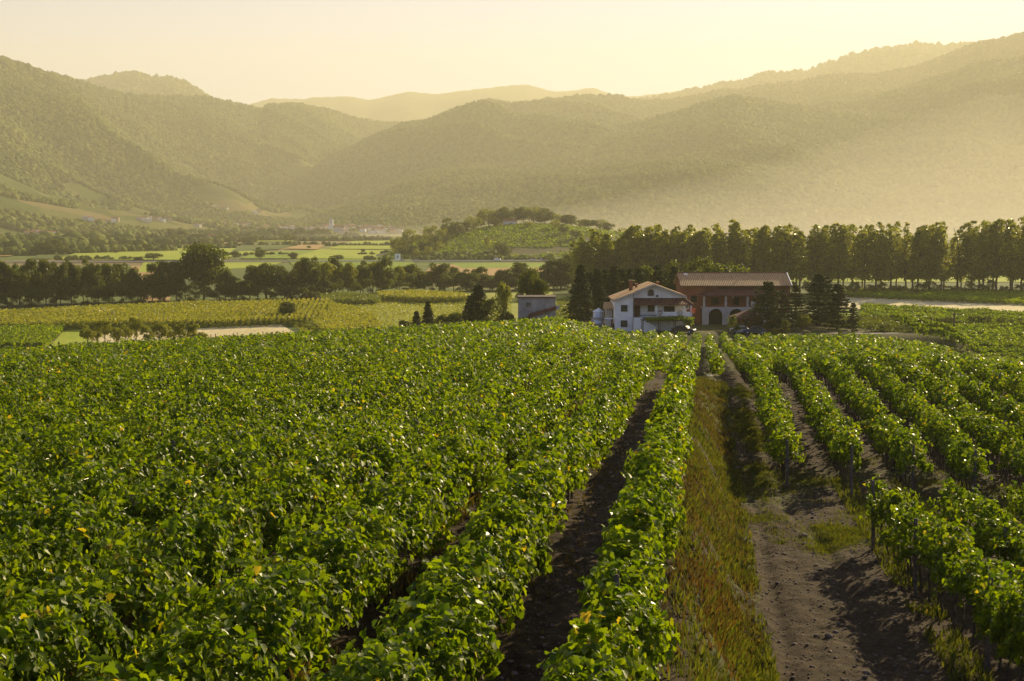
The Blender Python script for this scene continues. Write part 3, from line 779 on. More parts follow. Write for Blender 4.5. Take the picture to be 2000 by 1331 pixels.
# dark belt beyond the corn field
belt = [(-60, 512, 60), (-25, 508, 50), (12, 513, 44), (38, 520, 36), (62, 507, 36), (90, 504, 40), (118, 516, 34), (140, 512, 36), (163, 511, 34), (186, 516, 34), (212, 513, 38), (238, 518, 34), (258, 526, 32), (274, 545, 26),
        (298, 516, 34), (322, 508, 36), (345, 514, 34), (398, 472, 86), (440, 532, 34), (462, 548, 40), (488, 550, 38), (520, 512, 74), (556, 532, 44), (584, 510, 44), (606, 506, 36), (632, 509, 38), (656, 505, 34), (680, 513, 36),
        (704, 514, 36), (728, 511, 34), (752, 505, 40), (776, 522, 34), (802, 516, 38), (828, 530, 30), (858, 518, 46), (886, 525, 30), (912, 530, 40), (938, 524, 40), (962, 540, 40), (990, 530, 40), (1016, 516, 48), (1045, 530, 44), (1072, 522, 50), (1096, 504, 60), (1120, 500, 50)]
for i, (px, t, w) in enumerate(belt):
    base = np.interp(px, [0, 300, 620, 800, 960, 1100], [600, 590, 583, 571, 569, 566]); yb = 28 / ((base - 430) / FP) + (i % 3) * 5
    big = w > 70
    kind = 'broad' if big else ('light' if 570 < px < 850 and i % 2 else 'belt')
    lab = {398: 'tallest broad round-crowned tree rising above the dark belt behind the corn field', 520: 'wide dome-shaped dark tree right of the tallest tree of the belt'}.get(px,
          '%s tree from the left in the dark tree belt behind the corn field' % ordinal(i + 1))
    tree(kind, px, t - 4, w * 1.25, yb, lab, group='trees of the belt behind the corn field')
# second, thicker line fills the foot of the belt with bushes
k = 0
for px in list(range(-40, 640, 26)) + list(range(655, 1110, 30)):
    base = np.interp(px, [0, 300, 620, 800, 960, 1100], [600, 590, 583, 571, 569, 566]); yb = 28 / ((base - 430) / FP) - 4
    k += 1
    tree('bush', px + random.uniform(-6, 6), base - random.uniform(26, 46), 46, yb, '%s undergrowth bush from the left at the foot of the dark tree belt' % ordinal(k), 'bush', 'bush', 'bushes at the foot of the belt')
for px, t, w in ((560, 555, 46), (590, 558, 44), (615, 566, 36)):
    tree('bush', px, t, w, 498, {560: 'leftmost', 590: 'middle', 615: 'rightmost and lowest'}[px] + ' of the three rounded bushes beside the corn field', 'bush', 'bush', 'rounded bushes by the corn')
# poplar row
pops = [(1128, 474), (1146, 468), (1165, 460), (1184, 450), (1204, 462), (1216, 458), (1236, 442), (1262, 440), (1280, 437), (1299, 441), (1318, 438), (1338, 449), (1356, 452), (1377, 442), (1404, 436), (1425, 432), (1448, 440), (1470, 446),
        (1492, 441), (1514, 440), (1537, 437), (1562, 444), (1588, 439), (1612, 440), (1637, 437), (1662, 435), (1688, 438), (1712, 442), (1738, 433), (1766, 434), (1790, 441), (1815, 437), (1841, 431), (1868, 434), (1894, 438), (1922, 432), (1948, 429), (1972, 425), (1998, 422), (2024, 420), (2050, 424)]
for i, (px, t) in enumerate(pops):
    tree('poplar', px + random.uniform(-3, 3), t, random.uniform(54, 80), 525 + 6 * (i % 2), '%s poplar from the left in the tall poplar row behind the farm' % ordinal(i + 1), 'poplar_tree', 'poplar', 'tall poplars behind the farm')
for i, px in enumerate(range(1140, 2060, 32)):
    tree('poplar', px + random.uniform(-6, 6), 456 + random.uniform(-8, 16), random.uniform(50, 66), 546 + 6 * (i % 2), '%s poplar from the left in the rear line of the tall poplar row' % ordinal(i + 1), 'poplar_tree', 'poplar', 'rear poplars behind the farm')
for i, px in enumerate(range(1120, 2060, 24)):
    tree('bush', px + random.uniform(-6, 6), random.uniform(543, 556), random.uniform(24, 42), 520 + random.uniform(-3, 12), '%s low shrub from the left between the trunks of the poplar row' % ordinal(i + 1), 'bush', 'bush', 'shrubs under the poplars')
# trees around the farm
for px, t, w, y, kind, lab in [
    (1040, 526, 72, 312, 'broad', 'round dark tree right behind the grey concrete barn'),
    (1133, 515, 50, 292, 'spruce', 'tall dark spruce left of the metal silo'),
    (1166, 522, 44, 300, 'spruce', 'tall dark conifer behind the metal silo'),
    (1198, 516, 46, 306, 'spruce', 'tall dark conifer behind the left end of the white farmhouse'),
    (1228, 522, 44, 318, 'spruce', 'dark conifer behind the tall red chimney of the white farmhouse'),
    (1262, 512, 70, 322, 'broad', 'dark leafy tree behind the gable of the white farmhouse'),
    (1300, 508, 74, 322, 'broad', 'dark leafy tree behind the gap between the two farmhouses'),
    (1150, 530, 46, 306, 'cedar', 'dark cedar between the two tall conifers left of the white farmhouse'),
    (1182, 526, 50, 308, 'cedar', 'dark cedar rising behind the annex roof of the white farmhouse'),
    (1214, 524, 52, 312, 'cedar', 'dark cedar directly behind the red chimneys of the white farmhouse'),
    (1246, 520, 54, 316, 'cedar', 'dark cedar behind the left roof slope of the white farmhouse'),
    (1282, 516, 56, 314, 'cedar', 'dark cedar behind the right roof slope of the white farmhouse'),
    (1316, 520, 54, 312, 'cedar', 'dark cedar touching the left end of the brick farmhouse roof'),
    (1180, 530, 80, 320, 'broad', 'dark low tree filling the gap behind the silo'),
    (1425, 500, 130, 330, 'broad', 'wide spreading tree rising behind the brick farmhouse roof, left half'),
    (1370, 504, 90, 334, 'broad', 'spreading tree rising behind the left end of the brick farmhouse roof'),
    (1497, 548, 62, 262, 'cedar', 'dark cedar standing in front of the right part of the brick farmhouse'),
    (1527, 566, 44, 268, 'cedar', 'slimmer cedar just right of the one in front of the brick farmhouse'),
    (1552, 556, 44, 284, 'cedar', 'cedar at the right corner of the brick farmhouse'),
    (1597, 533, 60, 278, 'cedar', 'tallest dark cedar right of the brick farmhouse'),
    (1612, 540, 46, 288, 'cedar', 'dark cedar half hidden behind the tallest one right of the brick farmhouse'),
    (1634, 554, 56, 270, 'cedar', 'broad pointed cedar at the right end of the farmyard trees'),
    (1664, 590, 26, 262, 'cedar', 'small thin conifer by the road right of the farmyard cedars'),
    (1565, 609, 40, 266, 'light', 'rounded small pine with a dense crown between the cedars'),
    (1431, 614, 30, 258, 'bush', 'round clipped bush in front of the arches of the brick farmhouse'),
    (1532, 622, 22, 257, 'bush', 'conical bush beside the cedar in front of the brick farmhouse'),
    (1512, 640, 14, 255, 'bush', 'small dark shrub beside the parked dark blue car'),
    (1640, 638, 12, 254, 'bush', 'small grey shrub at the end of a vine row by the road'),
    (935, 553, 60, 292, 'spruce', 'dark shaggy spruce left of the grey barn'),
    (918, 575, 40, 296, 'spruce', 'shorter spruce on the left flank of the shaggy spruce'),
    (983, 540, 40, 300, 'thin', 'thin tree with a bare dark trunk left of the grey barn'),
    (962, 578, 74, 290, 'bush', 'dark bushy mass between the shaggy spruce and the grey barn'),
    (990, 605, 36, 288, 'bush', 'dark bush at the left wall of the grey barn'),
    (836, 588, 34, 292, 'spruce', 'small pointed spruce standing alone on the brow before the meadow'),
    (814, 606, 30, 294, 'spruce', 'shorter conifer left of the small pointed spruce'),
    (790, 622, 40, 286, 'bush', 'dark round bush at the foot of the small spruces'),
    (760, 636, 26, 280, 'bush', 'small bush at the left end of the shrubs on the brow'),
    (862, 612, 50, 290, 'bush', 'dark bush right of the small pointed spruce'),
    (893, 606, 60, 290, 'bush', 'dark bush left of the shaggy spruce'),
    (562, 587, 46, 392, 'broad', 'single round tree at the corner of the corn field and the wheat field'),
    (1150, 630, 40, 296, 'bush', 'undergrowth between the conifers and the silo'),
    (1105, 625, 30, 292, 'bush', 'dark bush between the grey barn and the spruces'),
    (1865, 678, 88, 205, 'bush', 'large dark green bush standing in the right vine field'),
    (1800, 686, 40, 212, 'bush', 'smaller bush left of the large bush in the right vine field'),
    (1700, 634, 34, 263, 'bush', 'first dark shrub of the scrub strip right of the farm road'),
    (1728, 630, 34, 264, 'bush', 'second dark shrub of the scrub strip right of the farm road'),
    (1757, 636, 36, 266, 'bush', 'third dark shrub of the scrub strip right of the farm road'),
    (1786, 640, 40, 268, 'bush', 'last and roundest dark shrub of the scrub strip right of the farm')]:
    nm = {'spruce': 'conifer_tree', 'cedar': 'conifer_tree', 'bush': 'bush'}.get(kind, 'tree')
    tree(kind, px, t, w, y, lab, nm, 'conifer' if nm == 'conifer_tree' else nm)
scr = [(172, 632, 28), (190, 640, 22), (205, 621, 32), (228, 634, 26), (246, 630, 26), (266, 618, 32), (288, 632, 26), (312, 624, 32), (334, 636, 22), (352, 630, 26), (376, 630, 28), (394, 645, 22)]
for i, (px, t, w) in enumerate(scr):
    tree('thin', px, t, w * 1.35, 300 + 4 * (i % 3), '%s scraggly small tree from the left on the brow of the left field' % ordinal(i + 1), group='scraggly trees on the brow')
for i, px in enumerate((572, 588, 604, 618, 632, 646)):
    tree('thin', px, 628 + (px - 572) * .2, 26, 372 - (px - 572) * .5, '%s brownish shrub from the left in the thicket beside the wheat field' % ordinal(i + 1), 'shrub', 'shrub', 'brownish thicket')
# hill trees
hl = [(775, 462, 26, 1060), (790, 476, 28, 1050), (800, 448, 36, 1100), (806, 478, 24, 1040), (822, 455, 36, 1090), (832, 470, 30, 1060), (846, 440, 34, 1130), (850, 460, 28, 1085), (812, 488, 22, 1035),
      (786, 466, 24, 1075), (838, 482, 20, 1040), (878, 430, 34, 1160), (862, 446, 22, 1120), (905, 432, 32, 1180), (925, 424, 32, 1195), (895, 438, 24, 1165), (955, 408, 42, 1230), (978, 405, 36, 1235), (1000, 410, 30, 1238), (1022, 406, 36, 1240),
      (1042, 404, 40, 1236), (1064, 410, 34, 1238), (1086, 418, 30, 1236), (1110, 419, 34, 1235), (1130, 430, 26, 1240), (1150, 430, 32, 1240), (1172, 430, 34, 1245), (1188, 437, 24, 1240), (940, 418, 24, 1225), (966, 428, 22, 1205),
      (1030, 434, 22, 1180), (1100, 440, 20, 1150), (1085, 432, 18, 1175), (1125, 450, 22, 1130), (950, 462, 14, 1090), (870, 458, 18, 1110), (855, 472, 14, 1075)]
for i, (px, t, w, y) in enumerate(hl):
    tree('far' if i % 2 else 'farlight', px, t - 2, w * 1.15, y, '%s tree from the left on the wooded crest of the middle hill' % ordinal(i + 1) if i > 10 else '%s tree of the clump at the left foot of the middle hill' % ordinal(i + 1), group='trees on the middle hill')
for px, t, w, y, lab in [(985, 473, 40, 1035, 'dark conical tree standing in front of the middle hill, above the highway'), (460, 490, 18, 1010, 'round lollipop tree alone on the bright meadow beyond the belt'),
    (228, 484, 14, 1200, 'small lone tree in the middle of the bright left meadow'), (288, 474, 22, 1240, 'dark round tree at the upper edge of the left meadow'), (320, 476, 16, 1250, 'small tree right of the dark round tree on the left meadow'),
    (710, 486, 11, 1240, 'tiny round tree on the pale green field left of the middle hill'), (603, 480, 9, 1400, 'tiny lone tree on the tan field in the valley'), (508, 484, 24, 1000, 'feathery half-bare tree on the meadow beyond the belt'),
    (660, 497, 26, 980, 'pale leafy tree just beyond the belt left of the billboard'), (300, 494, 40, 990, 'flat-topped umbrella tree beyond the belt at the left meadow'), (268, 501, 26, 992, 'small tree left of the flat-topped umbrella tree'),
    (572, 493, 22, 985, 'leafy tree beyond the belt left of the pale leafy tree'), (100, 468, 60, 1150, 'big dark oval tree clump on the far left meadow'), (78, 478, 40, 1140, 'dark tree on the left flank of the oval clump on the far left meadow'),
    (122, 482, 34, 1140, 'dark tree on the right flank of the oval clump on the far left meadow'), (480, 461, 20, 1700, 'left tree of the small dark grove in the valley'), (496, 461, 20, 1700, 'right tree of the small dark grove in the valley'),
    (488, 463, 20, 1690, 'middle tree of the small dark grove in the valley'), (560, 456, 18, 1900, 'left tree of the pair before the village'), (575, 460, 16, 1850, 'right tree of the pair before the village'),
    (338, 446, 26, 1900, 'left tree of the wooded mound before the foothill village'), (355, 449, 30, 1880, 'right tree of the wooded mound before the foothill village'), (1065, 500, 14, 960, 'small pale bush beside the highway below the hill'), (938, 497, 8, 990, 'slim pale tree beside the highway below the hill')]:
    tree('far', px, t, w, y, lab)
# ------------------------------------------------------------------ crops and rows on the valley floor
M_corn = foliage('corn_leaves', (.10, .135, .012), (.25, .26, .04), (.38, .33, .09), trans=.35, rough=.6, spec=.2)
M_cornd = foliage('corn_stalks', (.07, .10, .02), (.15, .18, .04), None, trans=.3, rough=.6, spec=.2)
def inpoly(x, y, poly):
    c = np.zeros(len(x), bool); n = len(poly)
    for i in range(n):
        x0, y0 = poly[i]; x1, y1 = poly[(i + 1) % n]
        m = ((y0 > y) != (y1 > y)); xi = (x1 - x0) * (y - y0) / (y1 - y0 + 1e-12) + x0
        c ^= m & (x < xi)
    return c
def crop(name, polypx, rowsp, ang, h, n, size, label, tmat, jitter=.16, zvis=PL, gapamt=.0):
    """standing crop: upright blades along rows turned by ang from the view axis"""
    pw = [on_plain(px, py, zvis + h) for px, py in polypx]
    xs, ys = zip(*pw); ca, sa = cos(ang), sin(ang)
    x = rng.uniform(min(xs), max(xs), n * 2); y = rng.uniform(min(ys), max(ys), n * 2)
    q = x * ca - y * sa; a = x * sa + y * ca
    q = np.round(q / rowsp) * rowsp + rng.normal(0, jitter * rowsp, n * 2)
    x = q * ca + a * sa; y = -q * sa + a * ca
    keep = inpoly(x, y, pw) & (N1.fbm(x * .05, y * .03, 3) > -1.2 + gapamt)
    x, y = x[keep][:n], y[keep][:n]; m = len(x)
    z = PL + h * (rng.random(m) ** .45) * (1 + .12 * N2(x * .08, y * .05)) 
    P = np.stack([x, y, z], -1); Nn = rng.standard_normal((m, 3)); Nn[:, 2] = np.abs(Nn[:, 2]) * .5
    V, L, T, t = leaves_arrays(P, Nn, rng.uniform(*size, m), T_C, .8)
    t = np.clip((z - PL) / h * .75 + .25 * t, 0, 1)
    return tag(obj(name, npmesh(name, V, L, T, tmat, False, t)), label, kind='stuff')
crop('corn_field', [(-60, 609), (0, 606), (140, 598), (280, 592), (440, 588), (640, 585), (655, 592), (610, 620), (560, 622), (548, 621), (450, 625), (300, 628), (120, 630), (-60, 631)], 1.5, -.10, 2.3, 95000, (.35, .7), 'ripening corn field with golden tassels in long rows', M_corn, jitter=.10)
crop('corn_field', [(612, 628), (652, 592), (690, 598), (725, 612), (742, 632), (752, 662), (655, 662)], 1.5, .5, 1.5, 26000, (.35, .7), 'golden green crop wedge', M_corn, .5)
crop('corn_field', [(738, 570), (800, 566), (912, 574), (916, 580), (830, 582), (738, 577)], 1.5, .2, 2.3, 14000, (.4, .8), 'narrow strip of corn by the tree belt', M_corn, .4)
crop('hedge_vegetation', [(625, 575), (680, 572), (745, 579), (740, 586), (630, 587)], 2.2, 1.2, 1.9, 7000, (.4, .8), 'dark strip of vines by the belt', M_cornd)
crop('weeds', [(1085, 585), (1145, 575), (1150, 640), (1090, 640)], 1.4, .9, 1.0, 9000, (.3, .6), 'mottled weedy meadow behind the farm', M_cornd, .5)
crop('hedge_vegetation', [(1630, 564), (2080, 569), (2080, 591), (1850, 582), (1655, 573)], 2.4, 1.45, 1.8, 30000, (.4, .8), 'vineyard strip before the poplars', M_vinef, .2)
crop('wild_grass', [(640, 640), (700, 660), (620, 660), (560, 628)], 1, 0, .7, 4000, (.2, .4), 'rough grass beside the farm track', M_corn, .5)
crop('meadow_grass', [(668, 590), (900, 585), (1000, 590), (1000, 640), (760, 662), (745, 630), (700, 603)], 3.2, .8, .45, 9000, (.25, .55), 'tufts and mown lines of the bright meadow', M_corn, .4)
# low vine rows of the right-hand lower land, running across the view
fr = 0
for y in np.arange(300, 360, 5.2):
    x0 = y * .272; x1 = y * .46
    fr += 1
    pts = Acc(); n = int((x1 - x0) * 62)
    x = rng.uniform(x0, x1, n); s = y + (x - x0) * .10
    hh = 1.7 + .3 * N1(x * .5, y)
    P = np.stack([x, s + rng.normal(0, .45, n), np.full(n, PL) + .2 + hh * rng.random(n) ** .6], -1)
    P[:, 2] = np.maximum(P[:, 2], PL + .2)
    Nn = rng.standard_normal((n, 3)); Nn[:, 2] = np.abs(Nn[:, 2])
    pts.add(*leaves_arrays(P, Nn, rng.uniform(.35, .65, n), T_C))
    root = empty('vine_row', (x0, y, PL)); me = pts.mesh('foliage', M_vinef); me.transform(Matrix.Translation((-x0, -y, -PL))); obj('foliage', me, root)
    tag(root, '%s vine row from the front, on the low flat land right of the farm' % ordinal(fr), 'vine row', 'vine rows on the low land at right')
for k in range(12):
    y0 = 372 + k * 6.0 ; x = rng.uniform(92, 176, 7500); s = y0 - 1.12 * (x - 115) + rng.normal(0, .45, 7500); kk = (s > 368) & (x > s * .246) & (x < s * .46)
    x, s = x[kk], s[kk]; n = len(x)
    if n < 200: continue
    P = np.stack([x, s, PL + .3 + (1.8 + .4 * N1(x * .5, y0)) * rng.random(n) ** .6], -1); Nn = rng.standard_normal((n, 3)); Nn[:, 2] = np.abs(Nn[:, 2])
    a_ = Acc(); a_.add(*leaves_arrays(P, Nn, rng.uniform(.35, .65, n), T_C)); me = a_.mesh('foliage', M_vinef); me.transform(Matrix.Translation((-115, -y0, -PL)))
    root = empty('vine_row', (115, y0, PL)); obj('foliage', me, root)
    tag(root, '%s slanting vine row of the block between the pale field and the pole' % ordinal(k + 1), 'vine row', 'slanting vine rows before the pale field')
for i in range(18):
    px = 1705 + i * 19; tree('bush', px + random.uniform(-5, 5), random.uniform(612, 626), random.uniform(18, 34), 366 + random.uniform(-3, 1), '%s low bush from the left in the ragged hedge before the slanting rows' % ordinal(i + 1), 'bush', 'bush', 'ragged hedge before the slanting vine rows')
# near slope on the far right: rows running toward the pole
fr = 0
for k in range(14):
    y = 215 + k * 7.0; x0 = 66 + k * 1.2; x1 = y * .46
    if x1 - x0 < 4: continue
    fr += 1; n = int((x1 - x0) * 80); x = rng.uniform(x0, x1, n); s = y - (x - x0) * .25
    z = G(x, s); P = np.stack([x, s + rng.normal(0, .4, n), z + .3 + (1.5 + .3 * N1(x * .6, y)) * rng.random(n) ** .6], -1)
    Nn = rng.standard_normal((n, 3)); Nn[:, 2] = np.abs(Nn[:, 2])
    a_ = Acc(); a_.add(*leaves_arrays(P, Nn, rng.uniform(.3, .55, n), T_C)); me = a_.mesh('foliage', M_vinef)
    zz = Gs(x0, y); me.transform(Matrix.Translation((-x0, -y, -zz))); root = empty('vine_row', (x0, y, zz)); obj('foliage', me, root)
    tag(root, '%s vine row from the front, on the slope below the utility pole' % ordinal(fr), 'vine row', 'vine rows below the utility pole')
n = 26000; x = rng.uniform(55, 96, n); y = rng.uniform(261.5, 306, n); kk = (N1.fbm(x * .12, y * .09, 2) > -.5) & ((x > 62) | (y > 286)); x, y = x[kk], y[kk]; n = len(x)
Nn = rng.standard_normal((n, 3)); Nn[:, 2] = np.abs(Nn[:, 2]) + .3
V, L, T, t = leaves_arrays(np.stack([x, y, G(x, y) + (.25 + .7 * np.clip(N2.fbm(x * .15, y * .15, 2), 0, 1)) * rng.random(n)], -1), Nn, rng.uniform(.25, .5, n), T_C)
tag(obj('scrub', npmesh('scrub', V, L, T, M_broad, False, t)), 'low scrub and rough grass right of the farmyard cedars', kind='stuff')
# small vineyard at the left edge
for k in range(12):
    xb = -101.5 - k * 2.25; yb0, yb1 = 305, 364
    n = 2400; s = rng.uniform(yb0, yb1, n); x = xb - (s - yb0) * .23 + rng.normal(0, .36, n)
    P = np.stack([x, s, PL + .3 + 1.6 * rng.random(n) ** .6], -1); Nn = rng.standard_normal((n, 3)); Nn[:, 2] = np.abs(Nn[:, 2])
    a_ = Acc(); a_.add(*leaves_arrays(P, Nn, rng.uniform(.35, .6, n), T_C)); me = a_.mesh('foliage', M_vinef); me.transform(Matrix.Translation((-xb, -yb0, -PL)))
    root = empty('vine_row', (xb, yb0, PL)); obj('foliage', me, root)
    tag(root, '%s vine row from the right in the small vineyard by the corn field' % ordinal(k + 1), 'vine row', 'rows of the small left vineyard')
# terraced vines of the middle hill
n = 26000; x = rng.uniform(-95, 170, n); y = rng.uniform(1045, 1235, n); y = np.round((y + x * .12) / 7.5) * 7.5 - x * .12 + rng.normal(0, .7, n)
z = G(x, y); k = (N1.fbm(x * .012, y * .02, 2) > -.45); x, y, z = x[k], y[k], z[k]; n = len(x)
Nn = rng.standard_normal((n, 3)); Nn[:, 2] = np.abs(Nn[:, 2])
V, L, T, t = leaves_arrays(np.stack([x, y, z + 1.6 * rng.random(n)], -1), Nn, rng.uniform(1.0, 1.9, n), T_C)
tag(obj('hill_vineyard', npmesh('hill_vineyard', V, L, T, M_vinef, False, t)), 'terraced vines in faint lines across the middle hill', kind='stuff')
# hedgerows and copses of the far valley
P = []; r_ = []
def hedge(px0, y0, px1, y1, n, rad):
    for i in range(n):
        f = i / max(1, n - 1) + random.uniform(-.3, .3) / n; y = y0 + (y1 - y0) * f; px = px0 + (px1 - px0) * f
        x = (px - 1000) / FP * y; r = rad * random.uniform(.5, 1.3); P.append((x + random.uniform(-3, 3), y + random.uniform(-6, 6), Gs(x, y) + r * .5)); r_.append(r)
for h in [(-40, 1090, 230, 1230, 60, 4), (150, 1210, 340, 1290, 40, 3.5), (-40, 1330, 280, 1450, 90, 6), (60, 1500, 430, 1650, 80, 5), (430, 1560, 640, 1600, 40, 3), (500, 1900, 760, 1980, 70, 4), (380, 2050, 700, 2100, 70, 6),
          (-40, 1260, 160, 1330, 50, 6), (200, 1380, 460, 1400, 40, 3), (180, 1800, 470, 1750, 60, 6), (700, 1150, 765, 1140, 14, 1.5), (640, 1560, 770, 1540, 30, 2.5),
          (720, 1000, 1080, 1020, 70, 2.2), (830, 1035, 960, 1045, 40, 3.0), (120, 1000, 260, 1010, 24, 2), (440, 1130, 560, 1150, 26, 1.8), (300, 2400, 640, 2450, 110, 8), (-40, 1600, 260, 1700, 90, 8), (0, 1420, 200, 1480, 60, 7)]:
    hedge(*h)
tag(obj('hedgerows', blobs('hedgerows', np.array(P), np.array(r_), 2, M_forest, .2, .9)), 'hedgerows and copses between the far fields', kind='stuff')

# ------------------------------------------------------------------ materials of the buildings
M_wall = simple('white_plaster', (.85, .79, .68), .9, .10, 1.2, bmp=.2)
M_beige = simple('beige_plaster', (.50, .43, .33), .9, .15, 1.2)
M_conc = simple('grey_stained_concrete', (.30, .275, .23), .95, .32, .8, bmp=.5)
M_concl = simple('pale_concrete', (.42, .40, .36), .95, .25, 1.0, bmp=.3)
M_dark = simple('dark_interior', (.015, .013, .012), .9, .2)  # near-black colour that paints the shade seen inside openings
M_glass = simple('window_glass', (.03, .035, .04), .08, .2, 1, spec=.8)
M_frame = simple('brown_wood_frame', (.10, .065, .04), .7, .2)
M_darkred = simple('dark_red_panel', (.09, .03, .025), .7, .2)
M_steel = simple('galvanised_steel', (.50, .51, .52), .45, .12, 2, metal=.45, spec=.5)
M_whitep = simple('white_paint', (.78, .78, .76), .5, .05)
M_redp = simple('red_paint', (.35, .03, .02), .4, .1)
M_rub = simple('rubber', (.02, .02, .02), .8, .2)
M_tarnish = simple('road_tar', (.10, .095, .09), .9, .2, .3)
M_yard = simple('pale_gravel_yard', (.40, .37, .33), .95, .2, .4, bmp=.3)
def tile_mat(name, a, b, per=.36):
    m, nt, out = nodes(name); P = pos(nt)
    w = nn(nt, 'ShaderNodeTexWave'); w.inputs['Scale'].default_value = .314 / per; w.inputs['Distortion'].default_value = .4; nt.links.new(P, w.inputs[0])
    n = noise(nt, 1.6, 5, P, .7); c = ramp(nt, n, [(.3, a), (.7, b)])
    c = mixc(nt, 1, c, ramp(nt, w.outputs['Fac'], [(.2, (.55, .5, .5)), (.6, (1.1, 1.1, 1.1))]), 'MULTIPLY')
    surf(nt, out, c, .85, bump(nt, w.outputs['Fac'], 1, .08), .2); return m
M_tile = tile_mat('terracotta_roof_tiles', (.46, .27, .11), (.68, .46, .22))
M_tiled = tile_mat('dark_brown_roof_tiles', (.12, .045, .03), (.19, .075, .05), .3)
def brick_mat():
    m, nt, out = nodes('red_hollow_brick'); P = pos(nt)
    mp = nn(nt, 'ShaderNodeMapping'); mp.inputs['Rotation'].default_value = (pi / 2, 0, 0); nt.links.new(P, mp.inputs[0])
    br = nn(nt, 'ShaderNodeTexBrick'); br.inputs['Scale'].default_value = 2.2; br.inputs['Color1'].default_value = (.27, .10, .045, 1); br.inputs['Color2'].default_value = (.20, .07, .035, 1); br.inputs['Mortar'].default_value = (.22, .16, .12, 1)
    br.inputs['Mortar Size'].default_value = .012; nt.links.new(mp.outputs[0], br.inputs[0])
    c = mixc(nt, 1, br.outputs[0], ramp(nt, noise(nt, .5, 5, P), [(.3, (.7, .7, .7)), (.7, (1.25, 1.2, 1.15))]), 'MULTIPLY')
    surf(nt, out, c, .95, None, .1); return m
M_brick = brick_mat()
YG = -20.75
class Loc:
    """builds parts of one thing from photo columns / rows at a given distance"""
    def __init__(s, name, px, y, label, cat, group=None):
        s.o = ((px - 1000) / FP * (y * cos(PIT) + 21 * sin(PIT)), y, YG); s.root = empty(name, s.o); tag(s.root, label, cat, group)
    def X(s, px, y): return (px - 1000) / FP * (y * cos(PIT) + 17 * sin(PIT)) - s.o[0]
    def Z(s, py, y): return zpx(py, y) - s.o[2]
    def box(s, name, px0, px1, py0, py1, y0, y1, mat, parent=None, yr=None, bevel=0):
        yr = yr or y0
        z1 = s.Z(py0, yr); z0 = s.Z(py1, yr) if py1 < 643 else -.15
        return MB().box(s.X(px0, yr), s.X(px1, yr), y0 - s.o[1], y1 - s.o[1], z0, z1).build(name, mat, parent or s.root, bevel=bevel)
    def prism(s, name, pts, y0, y1, mat, parent=None, yr=None):
        yr = yr or y0
        return MB().prism([(s.X(a, yr), s.Z(b, yr) if b < 643 else -.15) for a, b in pts], y0 - s.o[1], y1 - s.o[1]).build(name, mat, parent or s.root)
    def window(s, px0, px1, py0, py1, y, fm=None, cross=True, dark=False):
        """frame standing proud of the wall, pane recessed in it"""
        x0, x1, z0, z1 = s.X(px0, y), s.X(px1, y), s.Z(py1, y), s.Z(py0, y); yy_ = y - s.o[1]; t = .09
        f = MB(); f.box(x0 - t, x0, yy_ - .07, yy_ + .05, z0 - t, z1 + t); f.box(x1, x1 + t, yy_ - .07, yy_ + .05, z0 - t, z1 + t)
        f.box(x0, x1, yy_ - .07, yy_ + .05, z1, z1 + t); f.box(x0, x1, yy_ - .12, yy_ + .05, z0 - t, z0)
        if cross: f.box((x0 + x1) / 2 - .04, (x0 + x1) / 2 + .04, yy_ - .06, yy_ + .04, z0, z1)
        fo = f.build('window', fm or M_frame, s.root)
        MB().box(x0 - .01, x1 + .01, yy_ - .025, yy_ + .01, z0 - .01, z1 + .01).build('pane', M_dark if dark else M_glass, fo); return fo
# white farmhouse
H = Loc('farmhouse', 1270, 265, 'white plastered farmhouse with arched gable window and dark porch roof', 'house')
H.prism('wall', [(1237.5, 645), (1342, 645), (1342, 579), (1277, 557.5), (1237.5, 571.5)], 266, 276, M_wall, yr=265)
H.prism('wall', [(1201, 645), (1237.5, 645), (1237.5, 572), (1201, 585.5)], 264, 276, M_wall, yr=264)
def roofslab(L, a, b, y0, y1, mat, th=.22, name='roof', parent=None, yr=265):
    xa, za, xb, zb = L.X(a[0], yr), L.Z(a[1], yr), L.X(b[0], yr), L.Z(b[1], yr); y0 -= L.o[1]; y1 -= L.o[1]
    q = [(xa, y0, za), (xb, y0, zb), (xb, y1, zb), (xa, y1, za)]
    if xa > xb: q = q[::-1]
    return MB().slab(q, th).build(name, mat, parent or L.root)
r1 = roofslab(H, (1195.5, 585.5), (1238.2, 569.6), 263.2, 277, M_tile)
roofslab(H, (1238.4, 569.4), (1277, 554.6), 264.6, 277, M_tile)
r2 = roofslab(H, (1341, 578.4), (1277.2, 554.6), 264.6, 277, M_tile)
b = MB(); 
for pa, pb, y0 in (((1195.5, 586.6), (1238.2, 570.7), 263.1), ((1238.4, 570.5), (1277, 555.7), 264.5), ((1341, 579.5), (1277, 555.7), 264.5)):
    xa, xb = sorted((H.X(pa[0], 265), H.X(pb[0], 265))); za, zb = (H.Z(pa[1], 265), H.Z(pb[1], 265)) if pa[0] < pb[0] else (H.Z(pb[1], 265), H.Z(pa[1], 265))
    b.prism([(xa, za - .2), (xb, zb - .2), (xb, zb), (xa, za)], y0 - H.o[1] - .05, y0 - H.o[1] - .004)
b.build('verge_board', M_concl, H.root)
